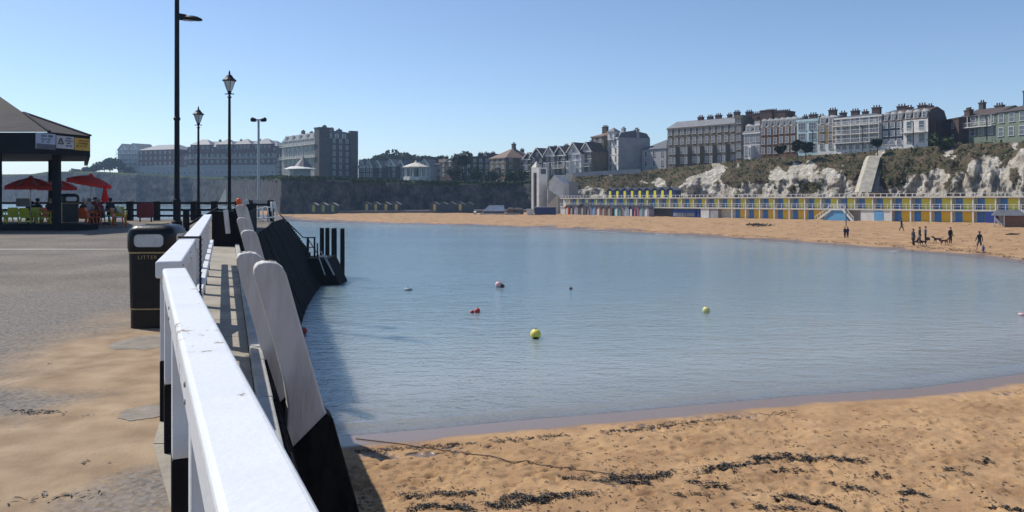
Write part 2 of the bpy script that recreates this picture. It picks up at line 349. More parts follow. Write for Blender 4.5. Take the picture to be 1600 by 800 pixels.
    m2 = N.new('ShaderNodeMixShader'); L.new(fr.outputs[0], m2.inputs[0]); L.new(m1.outputs[0], m2.inputs[1]); L.new(gl.outputs[0], m2.inputs[2])
    L.new(m2.outputs[0], o.inputs[0]); return m
m_water = water_material()
wx = np.concatenate([[-1300,-1000,-700,-300], np.arange(-120, -12, 2.5), np.arange(-12, 30, .35), np.arange(30, 62, 2.0), [200, 700, 1300]])
wy = np.concatenate([[-1100,-600,-200,0,10,14], np.arange(15, 31, .10), np.geomspace(31, 240, 130), [270,330,420,600,900,1100,1300]])
WX, WY = np.meshgrid(wx, wy); WD = -sdist(WX, WY)
near_m = np.clip((40-WY)/8, 0, 1)
wob = (fnoise(WX, WY, .35, 3)-.5)*1.2
wave = np.exp(-((WD-.75-wob*.4)/.15)**2)*.075+np.exp(-((WD-2.6-wob)/.5)**2)*.02+np.exp(-((WD-4.6-wob*1.5)/.7)**2)*.015
WZZ = WZ+near_m*wave+.004
dep = np.clip(WD*.07, 0, 2); dep = np.where(WY > 260, 2, dep)
gridmesh('sea', np.stack([WX, WY, WZZ], -1), m_water, {'depth': dep})
# thin broken foam lines at the far and near edges
mb = MB()
nb = len(bay); rnd = random.Random(5)
def foam_line(i0, i1, off, wid, fill, lift):
    for i in range(i0, i1):
        a = Vector((bay[i][0], bay[i][1])); b = Vector((bay[i+1][0], bay[i+1][1])); l = (b-a).length; d = (b-a)/l; n = Vector((-d.y, d.x))
        s = 0
        while s < l:
            seg = rnd.uniform(.6, 3.0)
            if rnd.random() < fill:
                o1 = off+rnd.uniform(-.5, .5)*wid*3; w1 = wid*rnd.uniform(.4, 1.3)
                p = a+d*s+n*o1; q = a+d*min(l, s+seg)+n*(o1+rnd.uniform(-.3,.3)); mid = (p+q)/2
                z = WZ+lift
                mb.add([(p.x,p.y,z),(mid.x-n.x*w1/2,mid.y-n.y*w1/2,z),(q.x,q.y,z),(mid.x+n.x*w1/2,mid.y+n.y*w1/2,z)], [(0,1,2,3)])
            s += seg
m_foam = mat('foam', (.62,.66,.68), (.4,.45,.5), 4, .8)
foam_line(18, 27, .9, .5, .55, .02)
tag(mb.build('foam', m_foam), 'thin broken foam along the far water edge', 'foam', kind='stuff')

# ------------------------------------------------------------------ promenade, walkway, sea wall
SL = .355
def EX(y): return .34-SL*y                # outer deck edge
EDGE = [(2.1,-5), (EX(0),0), (EX(12),12), (EX(23.6),23.6), (-11.6,38), (-13.2,44), (-14.3,50)]
def prom_material():
    m = bpy.data.materials.new('asphalt'); m.use_nodes = True; t = m.node_tree; N = t.nodes; L = t.links; b = N['Principled BSDF']
    g = N.new('ShaderNodeNewGeometry')
    n = N.new('ShaderNodeTexVoronoi'); n.inputs['Scale'].default_value = 38; L.new(g.outputs['Position'], n.inputs['Vector'])
    r = N.new('ShaderNodeValToRGB'); e = r.color_ramp.elements; e[0].color = (.11,.095,.082,1); e[1].color = (.29,.26,.225,1); e[0].position = 0; e[1].position = 1
    L.new(n.outputs['Color'], r.inputs[0])
    n2 = N.new('ShaderNodeTexNoise'); n2.inputs['Scale'].default_value = .5; n2.inputs['Detail'].default_value = 7; L.new(g.outputs['Position'], n2.inputs['Vector'])
    r2 = N.new('ShaderNodeValToRGB'); e = r2.color_ramp.elements; e[0].position = .3; e[0].color = (.62,.6,.58,1); e[1].position = .7; e[1].color = (1,.98,.94,1)
    L.new(n2.outputs[0], r2.inputs[0])
    mx = N.new('ShaderNodeMixRGB'); mx.blend_type = 'MULTIPLY'; mx.inputs[0].default_value = 1; L.new(r.outputs[0], mx.inputs[1]); L.new(r2.outputs[0], mx.inputs[2])
    L.new(mx.outputs[0], b.inputs['Base Color']); b.inputs['Roughness'].default_value = .92; b.inputs['Specular IOR Level'].default_value = .2
    bp = N.new('ShaderNodeBump'); bp.inputs['Strength'].default_value = .35; bp.inputs['Distance'].default_value = .008; L.new(n.outputs['Distance'], bp.inputs['Height']); L.new(bp.outputs[0], b.inputs['Normal'])
    return m
m_asph = prom_material()
mb = MB()
poly = [(x-.02, y) for x, y in EDGE]+[(-14.3,50),(-70,50),(-70,-40),(6,-40)]
poly = [(x-.02, y) for x, y in EDGE]+[(-70,50),(-70,-30),(11,-30)]
mb.prism(poly, -.6, 0)
tag(mb.build('promenade', m_asph), kind='structure')
mb = MB(); mb.box(-40, 22.25, .0005, -9.0, 22.55, .004)
tag(mb.build('paving_joint', mat('pale_joint', (.40,.37,.33), (.27,.25,.22), 1.5, .9)), kind='structure')
# walkway: pale concrete slabs with joints beside the railing
def RL(y): return .177-.458*y-.03 if y < 4.9 else -99
mb = MB(); y = 1.2
while y < 23.5:
    l = 1.15+.25*random.random(); y1 = min(y+l-.015, 23.5)
    mb.add([(max(EX(y)-.80, RL(y)),y,.004),(EX(y)-.14,y,.004),(EX(y1)-.14,y1,.004),(max(EX(y1)-.80, RL(y1)),y1,.004)]+
           [(max(EX(y)-.80, RL(y)),y,.014),(EX(y)-.14,y,.014),(EX(y1)-.14,y1,.014),(max(EX(y1)-.80, RL(y1)),y1,.014)],
           [(0,1,2,3),(4,5,6,7),(0,1,5,4),(1,2,6,5),(2,3,7,6),(3,0,4,7)])
    y += l
tag(mb.build('walkway', m_conc), kind='structure')
mb = MB(); y = -2
while y < 23.4:
    y1 = min(y+1.3, 23.5)
    mb.bar((EX(y)-.07,y,.04), (EX(y1)-.07,y1-.015,.04), .11, .09)
    y += 1.3
tag(mb.build('kerb', m_kerb, bevel=.015), kind='structure')
# concrete patches by the railing foot and the sand blown over the asphalt
mb = MB()
for (u0,u1,v0,v1) in [(196,262,634,658),(188,268,524,548)]:
    c = G((u0+u1)/2, (v0+v1)/2, 0); a = G(u0, v1, 0); b = G(u1, v0, 0)
    pts = []
    for k in range(40):
        an = 2*math.pi*k/40; rr = 1+.22*fn(c.x+math.cos(an), c.y+math.sin(an), 0, 1.7, 3)+random.uniform(-.03,.03)
        pts.append((c.x+(u1-u0)/2*c.y/FX*math.cos(an)*rr*1.15, c.y+(b.y-a.y)/2*math.sin(an)*rr))
    mb.prism(pts, .001, .0115)
tag(mb.build('concrete_patch', mat('patch_concrete', (.27,.235,.195), (.17,.15,.12), 5, .9, .5, 40)), kind='structure')
gx = np.arange(-7.6, -.6, .03); gy = np.arange(2.6, 12.5, .035)
SX, SY = np.meshgrid(gx, gy)
_lim = np.where(SY < 4.95, .177-.458*SY-.0, -.33-.362*SY-.03); SX = np.minimum(SX, _lim)
c_ = np.interp(SY, [2.6,4,5,6.5,9,10.4,12], [-3.6,-3.9,-4.3,-4.6,-5.4,-5.7,-5.6])       # left limit
msk = np.clip((SX-c_+.3)/1.7, 0, 1)*np.clip((12.0-SY)/3.5, 0, 1)
hn = fnoise(SX, SY, .9, 4); hf = fnoise(SX, SY, 7, 3); hp = fnoise(SX+5, SY+1, 1.3, 4); hq = fnoise(SX, SY, 14, 2)
dk = np.exp(-(((SX+1.95)/.42)**2+((SY-3.9)/.8)**2)**2)*1.0+np.exp(-(((SX+3.3)/1.5)**2+((SY-6.0)/.45)**2))*.38
cover = msk*1.25-.25+(hp-.5)*1.0+(hn-.5)*.5-dk
H = .003+np.clip(cover, 0, 1)*.006+(hf-.5)*.010*np.clip(cover+.2, 0, 1)+(hq-.5)*.006
m_drift = bpy.data.materials.new('blown_sand'); m_drift.use_nodes = True
def _drift():
    t = m_drift.node_tree; N = t.nodes; L = t.links; b = N['Principled BSDF']; at = N.new('ShaderNodeAttribute'); at.attribute_name = 'cover'
    g = N.new('ShaderNodeNewGeometry')
    def nz(s_, d): n = N.new('ShaderNodeTexNoise'); n.inputs['Scale'].default_value = s_; n.inputs['Detail'].default_value = d; L.new(g.outputs['Position'], n.inputs['Vector']); return n
    r = N.new('ShaderNodeValToRGB'); e = r.color_ramp.elements; e[0].position = .3; e[0].color = (.23,.16,.10,1); e[1].position = .7; e[1].color = (.38,.28,.185,1); L.new(nz(3, 6).outputs[0], r.inputs[0])
    v = N.new('ShaderNodeTexVoronoi'); v.inputs['Scale'].default_value = 38; L.new(g.outputs['Position'], v.inputs['Vector'])
    r2 = N.new('ShaderNodeValToRGB'); e = r2.color_ramp.elements; e[0].color = (.10,.09,.08,1); e[1].color = (.25,.225,.20,1); L.new(v.outputs['Color'], r2.inputs[0])
    f = N.new('ShaderNodeMath'); f.operation = 'MULTIPLY_ADD'; f.inputs[1].default_value = .9; L.new(nz(22, 5).outputs[0], f.inputs[0]); L.new(at.outputs['Fac'], f.inputs[2])
    mr = N.new('ShaderNodeMapRange'); mr.inputs[1].default_value = .38; mr.inputs[2].default_value = .95; L.new(f.outputs[0], mr.inputs[0])
    mx = N.new('ShaderNodeMixRGB'); L.new(mr.outputs[0], mx.inputs[0]); L.new(r2.outputs[0], mx.inputs[1]); L.new(r.outputs[0], mx.inputs[2]); L.new(mx.outputs[0], b.inputs['Base Color'])
    b.inputs['Roughness'].default_value = .95; b.inputs['Specular IOR Level'].default_value = .15
    bp = N.new('ShaderNodeBump'); bp.inputs['Strength'].default_value = .5; bp.inputs['Distance'].default_value = .01; L.new(nz(45, 5).outputs[0], bp.inputs['Height']); L.new(bp.outputs[0], b.inputs['Normal'])
_drift()
gridmesh('sand_drift', np.stack([SX, SY, H], -1), m_drift, {'cover': cover})

# battered sea wall with upright tarred piles
BAT = .30
def wall_pts(y0, y1, n, bat, x_of, zt=0.0, zb=-5.2):
    pass
mb = MB()
def batter_strip(mb, a, b, ba, bb, zt, zb):
    """a,b plan points of the top edge, ba/bb batter at the ends"""
    a = Vector(a); b = Vector(b); d = (b-a).normalized(); n = Vector((-d.y, d.x)); n = n if n.x > 0 else -n
    l = (b-a).length; k = int(l/.32); rows = [0,.25,.5,.75,1]
    for i in range(k):
        t0 = i/k; t1 = (i+.86)/k; pr = .035*random.random()+.02
        for (ta, tb, off) in ((t0, t1, pr), (t1, (i+1)/k, 0)):
            vs = []
            for tt in (ta, tb):
                p = a+(b-a)*tt; bt = ba+(bb-ba)*tt
                for z in (zt, zb):
                    q = p+n*((zt-z)*bt+off); vs.append((q.x, q.y, z))
            mb.add(vs, [(0,1,3,2)])
            if off:
                for tt in (ta, tb):
                    p = a+(b-a)*tt; bt = ba+(bb-ba)*tt
                    vs = [(p+n*((zt-z)*bt+o)).to_tuple()+(z,) for o, z in ((0,zt),(off,zt),(off,zb),(0,zb))]
                    mb.add(vs, [(0,1,2,3)])
                vs = [(a+(b-a)*tt+n*o).to_tuple()+(zt,) for tt, o in ((ta,-.0),(tb,-.0),(tb,off),(ta,off))]
                mb.add(vs, [(0,1,2,3)])
batter_strip(mb, (EX(-3),-3), (EX(23.6),23.6), BAT, BAT, -.01, -5.4)
tag(mb.build('sea_wall', m_tar), 'long dark battered sea wall below the white railing, meeting the near beach', 'wall')
root = thing('timber_bastion', 'black tarred timber jetty bastion with upright piles behind the leaning posts', 'jetty', (EX(23.6),23.6,0))
mb = MB()
T = root.location.to_2d()
pl = [Vector(p)-T for p in EDGE[3:]]
batter_strip(mb, pl[0], pl[1], .30, .42, .0, -5.4)
batter_strip(mb, pl[1], pl[2], .42, .55, .0, -5.4)
batter_strip(mb, pl[2], pl[3], .55, .6, .0, -5.4)
mb.build('pile_facing', m_tar, root)
mb = MB()   # raised parapet
pa = Vector((PX(334,23.6), 23.6))-T; pb = Vector((0,0)); pc = Vector((PX(395,36.5), 36.5))-T
mb.bar((pa.x,0,.52), (pb.x+.1,0,.52), .3, 1.04); mb.bar((pb.x,.0,.47), (pc.x,pc.y,.44), .35, .94)
mb.build('parapet', m_tar, root)
for t in (.0,.2,.4,.6,.8,1): p = pb+(pc-pb)*t; MB().box(p.x-.13,p.y-.13,.9,p.x+.13,p.y+.13,1.12).build('pile_head', m_tar, root)
# far end wall of the pier, facing the sea
mb = MB(); mb.box(-70, 49.9, -6, -14.2, 50.1, -.01); tag(mb.build('harbour_wall', m_tar), 'dark outer wall at the end of the promenade below the fence', 'wall')

# leaning white fender posts with black feet
def fender(y, top, label, sc_=1.0, w=.25, hook=True, zsplit=-.5, dx=0):
    a = math.atan2(1, -SL)-math.pi/2      # along-wall direction is local +Y
    r = thing('fender_post', label, 'post', (EX(y)-.16+dx, y, 0), a, 'leaning timber posts along the sea wall edge')
    # profile in (x = outward, z), slanted outward as it goes down
    def px(o, z): return (o+(top-z)*.27, z)
    def prof(z_lo, z_hi, upper):
        if upper:
            pts = [px(-.23, z_lo+.02), px(-.15, z_lo+.07), px(-.08, z_lo+.17), px(-.03, z_lo+.33), px(-.006, z_lo+.52), px(0, z_lo+.75), px(0, z_hi-.10), px(.012, z_hi-.05), px(.05, z_hi-.012), px(.10, z_hi),
                   px(w-.10, z_hi), px(w-.05, z_hi-.012), px(w-.012, z_hi-.05), px(w, z_hi-.10), px(w, z_lo+.30), px(w+.01, z_lo+.24)]
            pts.append(px(-.25, z_lo-.14))
        else:
            pts = [px(-.25, z_lo), px(-.25, z_hi-.14), px(w+.01, z_hi+.24), px(w+.045, z_hi+.20), px(w+.05, z_lo)]
        return pts
    def ext(mb, pts, th, mi=0):
        n = len(pts); vs = [(x, -th/2, z) for x, z in pts]+[(x, th/2, z) for x, z in pts]
        mb.add(vs, [tuple(range(n)), tuple(range(n, 2*n))[::-1]]+[(i, (i+1) % n, n+(i+1) % n, n+i) for i in range(n)], mi)
    mb = MB(); ext(mb, prof(zsplit, top, True), .24); mb.build('upper_post', m_fender, r, bevel=.018, seg=3)
    mb = MB(); ext(mb, prof(-5.2, zsplit, False), .27); mb.build('black_foot', m_foot, r, bevel=.012)
    mb = MB()   # scuffed cap worn along the top
    for k in range(10):
        x = w*.15+random.random()*w*.7; mb.lathe([(.001,0),(.012+.01*random.random(),.001),(.001,.004)], (px(x, top)[0], random.uniform(-.09,.09), top+.0), 6)
        mb.build('worn_scuff', m_rust, r)
fender(6.5, 1.0, 'nearest leaning white timber post, the widest, with a black foot on the sand')
fender(7.55, 1.0, 'leaning white post half hidden right behind the nearest one', dx=-.13)
fender(12.6, .98, 'leaning white post with rounded top, third away from the camera', zsplit=-.6)
fender(18.6, 1.0, 'leaning white post beyond the third one, before the black bastion', zsplit=-.6)
fender(22.2, 1.25, 'farthest leaning white post, standing against the black bastion', zsplit=-.3, w=.32)
# white plank hanging at the black end of the walkway and two leaning planks by the far rail
mb = MB(); mb.bar(W(352.5,328,23.2), W(356.5,365,23.2), .13, .06, up=(0,1,0)); tag(mb.build('white_plank', m_fender, bevel=.01), 'short white plank fixed upright on the black end of the walkway', 'plank')
mb = MB(); mb.bar(W(383,312,37), W(391,333,37), .22, .10, up=(0,1,0)); tag(mb.build('white_plank', m_fender, bevel=.01), 'white plank leaning beside the far white barrier, above the bastion', 'plank')
mb = MB(); mb.lathe([(.05,0),(.16,.02),(.19,.12),(.17,.24),(.10,.30),(.03,.31)], W(373,320,37), 12, sx=.62, sy=.62); tag(mb.build('mooring_float', m_orange, smooth=True), 'small orange float beside the leaning planks at the jetty end', 'float')
# ------------------------------------------------------------------ white railing
def railing(label, A, B, side, spacing=1.42, offset0=0.06, zt=1.10, w=.165, posts=None):
    A = Vector(A); B = Vector(B); d = (B-A); l = d.length; rz = math.atan2(d.y, d.x)-math.pi/2
    r = thing('white_railing', label, 'railing', (A.x, A.y, 0), rz, 'white timber railings along the promenade edge')
    mb = MB(); mb.box(-w/2, 0, zt-.115, w/2, l, zt); mb.build('top_rail', m_whiter, r, bevel=.014, seg=3)
    mb = MB(); mb.box(side*.07-.035+side*.012, .02, .42, side*.07+.035+side*.012, l-.02, .54); mb.build('lower_rail', m_white, r, bevel=.008)
    ys = posts or [offset0+k*spacing for k in range(int((l-offset0)/spacing)+1)]
    for y in ys:
        mb = MB(); mb.box(-.058, y-.058, .42, .058, y+.058, zt-.117); p = mb.build('post', m_white, r, bevel=.008)
        mb = MB(); mb.box(-.06, y-.06, 0, .06, y+.06, .419); mb.build('black_base', m_blackp, p, bevel=.006)
    b0 = None
    for y in ys:
        for zz in (zt-.04, zt-.085):
            if b0 is None: b0 = MB().lathe([(.008,0),(.008,.003),(.003,.005)], (0,0,0), 8).build('bolt', m_rust, r)
            else: b0 = b0.copy(); COL.objects.link(b0)
            b0.location = (w/2*(1 if side < 0 else -1), y, zz); b0.rotation_euler = (0, R(90)*(1 if side < 0 else -1), 0)
            c_ = b0.copy(); COL.objects.link(c_); c_.location = (-b0.location.x, y, zz); c_.rotation_euler = (0, -b0.rotation_euler.y, 0)
    return r
def white_rail_material():
    m = mat('white_rail_paint', (.70,.71,.72), (.63,.64,.65), 4, .42, .12, 50, detail=9, lo=.2, hi=.55).copy(); m.name = 'chipped_white_rail'
    t = m.node_tree; N = t.nodes; L = t.links; b = N['Principled BSDF']
    src = b.inputs['Base Color'].links[0].from_socket
    tc = N.new('ShaderNodeTexCoord')
    n = N.new('ShaderNodeTexNoise'); n.inputs['Scale'].default_value = 9; n.inputs['Detail'].default_value = 8; n.inputs['Roughness'].default_value = .7; L.new(tc.outputs['Object'], n.inputs['Vector'])
    n3 = N.new('ShaderNodeTexNoise'); n3.inputs['Scale'].default_value = 1.3; L.new(tc.outputs['Object'], n3.inputs['Vector'])
    a = N.new('ShaderNodeMath'); a.operation = 'MULTIPLY'; L.new(n.outputs[0], a.inputs[0]); L.new(n3.outputs[0], a.inputs[1])
    mr = N.new('ShaderNodeMapRange'); mr.inputs[1].default_value = .385; mr.inputs[2].default_value = .40; L.new(a.outputs[0], mr.inputs[0])
    mx = N.new('ShaderNodeMixRGB'); mx.inputs[2].default_value = (.30,.21,.13,1); L.new(mr.outputs[0], mx.inputs[0]); L.new(src, mx.inputs[1])
    L.new(mx.outputs[0], b.inputs['Base Color']); return m
m_whiter = white_rail_material()
railing('nearest white railing, its broad top rail running down to the bottom of the picture', (-2.05,4.86), (1.25,-2.34), -1, w=.135, posts=[.06,1.53,3.05,4.6,6.1])
railing('white railing behind the litter bin with a chain hanging at its far end', (-2.30,5.36), (-3.24,7.98), 1, posts=[.12,1.4,2.62])
railing('farthest white railing, ending beside the black end of the walkway', (-3.30,8.2), (-6.69,17.6), 1)
# chain hanging at the joint
mb = MB()
for k in range(30):
    z = 1.16-.028*k
    mb.tube([(.0+(.012 if k % 2 else 0), (0 if k % 2 else .012), z+.016), (0,0,z-.016)], .012, 5)
for k in range(8): mb.tube([(-.22+.028*k, 0, 1.163), (-.22+.028*(k+1)+.004, 0, 1.163)], .011, 5)
o = mb.build('chain', m_steel); o.location = (-3.15, 8.08, -.05); tag(o, 'dark chain wrapped over and hanging from the white railing joint', 'chain')

# ------------------------------------------------------------------ litter bins
def bin_(label, loc, rz, s, letter=True, width=.60):
    r = thing('litter_bin', label, 'litter bin', loc, rz); r.scale = (s,s,s)
    w = width/2
    def sq(mb, zs, mi=0, n=5):
        # rounded-square rings
        rings = []
        for (hw, z) in zs:
            ring = []
            for q in range(4):
                a0 = q*math.pi/2; rr = min(.09, hw*.4)
                cx_ = (hw-rr)*(1 if q in (0,3) else -1); cy_ = (hw-rr)*(1 if q in (0,1) else -1)
                for k in range(n): a = a0+math.pi/2*k/(n-1); ring.append((cx_+rr*math.cos(a), cy_+rr*math.sin(a), z))
            rings.append(ring)
        N_ = 4*n; vs = [p for rg in rings for p in rg]; fs = []
        for i in range(len(rings)-1):
            for k in range(N_): fs.append((i*N_+k, i*N_+(k+1) % N_, (i+1)*N_+(k+1) % N_, (i+1)*N_+k))
        fs.append(tuple(range(N_))[::-1]); fs.append(tuple((len(rings)-1)*N_+k for k in range(N_)))
        mb.add(vs, fs, mi)
    mb = MB(); sq(mb, [(w*.90,.0),(w*.90,.235),(w*.915,.24),(w*.95,.88),(w*.95,.885)]); mb.build('body', m_binblk, r, smooth=False)
    mb = MB(); sq(mb, [(w*.935,.225),(w*.935,.24)]); sq(mb, [(w*.975,.885),(w*.975,.902)]); mb.build('gold_band', m_gold, r)
    mb = MB(); sq(mb, [(w*.97,.903),(w,.95),(w*1.0,1.10),(w*.96,1.16),(w*.80,1.205),(w*.5,1.22)]); hd = mb.build('hood', m_binblk, r, smooth=True)
    em = hd.modifiers.new('es', 'EDGE_SPLIT'); em.split_angle = R(50)
    for (ax, pn) in (((0,-1),0), ((-1,0),1), ((1,0),2), ((0,1),3)):
        M = Matrix.Rotation({0:0,1:-math.pi/2,2:math.pi/2,3:math.pi}[pn], 4, 'Z')
        mb = MB(); pts = []
        ww, hh, rr = w*.62, .075, .05
        for q in range(4):
            cx_ = (ww-rr)*(1 if q in (0,3) else -1); cz = (hh-rr)*(1 if q in (0,1) else -1)
            for k in range(5): a = q*math.pi/2+math.pi/2*k/4; pts.append((cx_+rr*math.cos(a), cz+rr*math.sin(a)))
        n = len(pts)
        big = [(x*1.13, z*1.25) for x, z in pts]; y0 = -w-.004; y1 = -w+.012
        vs = [(x, y0, 1.035+z) for x, z in big]+[(x, y0-.004, 1.035+z) for x, z in pts]+[(x, y1, 1.035+z) for x, z in pts]
        fs = [(i, (i+1) % n, n+(i+1) % n, n+i) for i in range(n)]+[(n+i, n+(i+1) % n, 2*n+(i+1) % n, 2*n+i) for i in range(n)]
        mb.add(vs, fs, 0, M); op = mb.build('opening_rim', m_binblk, r)
        mb = MB(); mb.add([(x*.985, -w-.0045, 1.035+z*.985) for x, z in pts], [tuple(range(n))], 0, M)
        mb.build('pale_panel', m_binin, op)
    mb = MB(); sq(mb, [(w*.42,1.221),(w*.42,1.232)]); mb.build('top_plate', m_gold, r)
    if letter:
        cu = bpy.data.curves.new('lettering', 'FONT'); cu.body = 'LITTER'; cu.size = .06; cu.extrude = .001; cu.align_x = 'CENTER'; cu.space_character = 1.25
        to = bpy.data.objects.new('tmp', cu); COL.objects.link(to); dg = bpy.context.evaluated_depsgraph_get()
        me = bpy.data.meshes.new_from_object(to.evaluated_get(dg)); bpy.data.objects.remove(to)
        me.materials.clear(); me.materials.append(m_gold); lo = bpy.data.objects.new('lettering', me); COL.objects.link(lo); lo.parent = r
        lo.rotation_euler = (R(90),0,0); lo.location = (-.02, -w*.95-.004, .82)
        mb = MB(); mb.box(w*.50, -w*.95-.012, .60, w*.58, -w*.93, .70); mb.build('lock_plate', m_gold, r)
    return r
bin_('black litter bin with gold bands and LITTER lettering behind the near white railing', (PX(246,9.14+.28), 9.42, 0), R(4), .98, width=.545)
bin_('large dark litter bin beside the kiosk post and the red parasols', (PX(107.5,35.6), 35.6, 0), R(45), 1.28, False, .56)

# ------------------------------------------------------------------ fence at pier end
def post_fence(label, pts, zr=(1.02,.62,.28), zp=1.18, pw=.2, ps=None):
    r = thing('timber_fence', label, 'fence', (pts[0][0], pts[0][1], 0)); o = Vector((pts[0][0], pts[0][1], 0))
    P = [Vector((x, y, 0))-o for x, y in pts]
    for z in zr:
        mb = MB()
        for a, b in zip(P[:-1], P[1:]): mb.bar(a+Vector((0,0,z)), b+Vector((0,0,z)), .07, .12)
        mb.build('rail', m_blackp, r)
    for k in (ps or range(len(P))):
        mb = MB(); p = P[k]; mb.box(p.x-pw/2, p.y-pw/2, 0, p.x+pw/2, p.y+pw/2, zp-.06); mb.add([(p.x-pw/2,p.y-pw/2,zp-.06),(p.x+pw/2,p.y-pw/2,zp-.06),(p.x+pw/2,p.y+pw/2,zp-.06),(p.x-pw/2,p.y+pw/2,zp-.06),(p.x,p.y,zp)], [(0,1,4),(1,2,4),(2,3,4),(3,0,4)])
        mb.build('post', m_blackp, r, bevel=.01)
fy = 46.5
post_fence('long black timber fence with three rails across the end of the promenade', [(PX(u, fy), fy) for u in (-190,-90,-20,46,110,150,203,245,303,335,372)], pw=.30)
post_fence('black timber fence joining the far white barrier at the jetty corner', [(PX(390,44.6), 44.6), (PX(423,44.9), 44.9)], zr=(.95,), pw=.3, zp=1.25)
o = MB().bar(W(392,315,45.4), W(418,315,45.4), .05, .18).build('pale_board', m_cream); tag(o, 'pale horizontal board behind the far white barrier', 'board')
# short black post with brace by the lamp
r = thing('bollard_post', 'short black post with a slanting brace right of the tall lamp post', 'post', (PX(291,33), 33, 0))
MB().box(-.10,-.10,0,.10,.10,.90).build('post', m_blackp, r, bevel=.01); MB().bar((.1,0,.28), (1.1,.6,.95), .09, .09).build('brace', m_blackp, r)
# white barrier
r = thing('white_barrier', 'far white metal barrier with bent bars on the jetty corner', 'barrier', (PX(392,42.5), 42.5, 0)); L_ = 1.55
q = lambda u, v, d=42.5: W(u, v, d)-r.location
for pts, nm in (([q(391,325), q(405,326), q(415,323), q(428,325,43.5)], 'top_bar'), ([q(394,343), q(405,341), q(418,341), q(430,338,43.5)], 'bottom_bar'), ([q(395,346), q(402,343), q(413,345)], 'bottom_bar')):
    MB().tube(pts, .032, 8).build(nm, m_white, r, smooth=True)
for (u, va, vb) in ((391,325,346),(398,326,342),(410,325,341),(418,324,341),(424,315,342)): MB().tube([q(u, va), q(u+2, vb)], .03, 8).build('upright', m_white, r, smooth=True)
MB().bar(q(428,315,43.5), q(433,336,43.5), .14, .06, up=(0,1,0)).build('white_board', m_white, r, bevel=.01)
MB().bar(q(424,315,43.2), q(424.5,330,43.2), .12, .06, up=(0,1,0)).build('white_board', m_white, r, bevel=.01)
MB().tube([q(420,342), q(421,349)], .05, 8).build('foot', m_white, r)

# ------------------------------------------------------------------ stairs at jetty end with hand rail, landing and piles
d1 = 50.0
r = thing('landing_steps', 'dark timber landing steps with a steel handrail going down from the jetty to the water', 'steps', (PX(445,d1), d1, 0)); O = r.location
q = lambda u, v, d=d1: W(u, v, d)-O
mb = MB()
n = 14
for k in range(n):
    t0 = k/n; t1 = (k+1)/n; u0 = 440+38*t0; u1 = 440+38*t1; z = PZ(347+53*t0, d1); x0 = PX(u0, d1)-O.x; x1 = PX(u1, d1)-O.x
    mb.box(x0-.002, -.6-.001*k, -6, x1, 1.2, z)
mb.build('step', m_tar, r)
mb = MB(); x0 = PX(477,d1)-O.x; x1 = PX(517,d1)-O.x; zl = PZ(402,d1)
mb.prism([(x0, 0), (x1, 0), (x1, 1), (x0, 1)], 0, 1, 0, Matrix(((1,0,0,0),(0,2.4,0,-.9),(0,0,zl+6,-6),(0,0,0,1))))
mb.add([(x1,-.9,zl),(x1,1.5,zl),(x1+.85,1.5,-4.3),(x1+.85,-.9,-4.3),(x1,-.9,-6),(x1,1.5,-6)], [(0,1,2,3),(0,3,4),(1,5,2)])
mb.build('landing', m_tar, r)
for pts, nm, rd in (([q(436,333), q(442,340), q(474,371), q(493,371)], 'handrail', .035), ([q(449,359), q(480,387), q(493,386)], 'mid_rail', .03)): MB().tube(pts, rd, 8).build(nm, m_steel, r, smooth=True)
for u, va, vb, rr in ((467.5,371,390,.04),(481,371,403,.08),(491.5,371,403,.06),(496,380,403,.05)): MB().tube([q(u,va), q(u,vb)], rr, 8).build('rail_post', m_steel, r)
MB().tube([q(481,373), q(499,401)], .03, 6).build('brace', m_steel, r)
r2 = thing('landing_ladder', 'pale grey ladder leaning from the landing down into the water', 'ladder', q(505,400)+O); lo = r2.location
qq = lambda u, v, d=48.5: W(u, v, d)-lo
for a in ((498,402,508,430), (501,392,522,430), (508,400,522.5,430)): MB().tube([qq(a[0],a[1]), qq(a[2],a[3])], .035, 8).build('ladder_rail', m_galv, r2)
MB().tube([qq(498,401), qq(511,401)], .04, 8).build('top_rung', m_galv, r2)
for k, (u, vt, vb, dd, lb) in enumerate(((503,356,412,54,'leftmost dark mooring pile beside the landing steps'),(511.5,356,414,54.5,'second dark mooring pile from the steps'),(522,356.5,420,54,'third dark mooring pile from the steps, thicker than its neighbours'),(535,357,430,52.5,'rightmost dark mooring pile standing alone in the water'))):
    p = W(u, vt, dd); mb = MB(); rr = .15 if k != 2 else .19
    mb.lathe([(rr*.98,-8-p.z+ -0),(rr,-1.0),(rr*.96,-.05),(rr*.8,0)], (0,0,0), 12); o = mb.build('mooring_pile', m_tar, smooth=False); o.location = p
    tag(o, lb, 'mooring pile', 'mooring piles beside the landing steps')
MB_piles = None

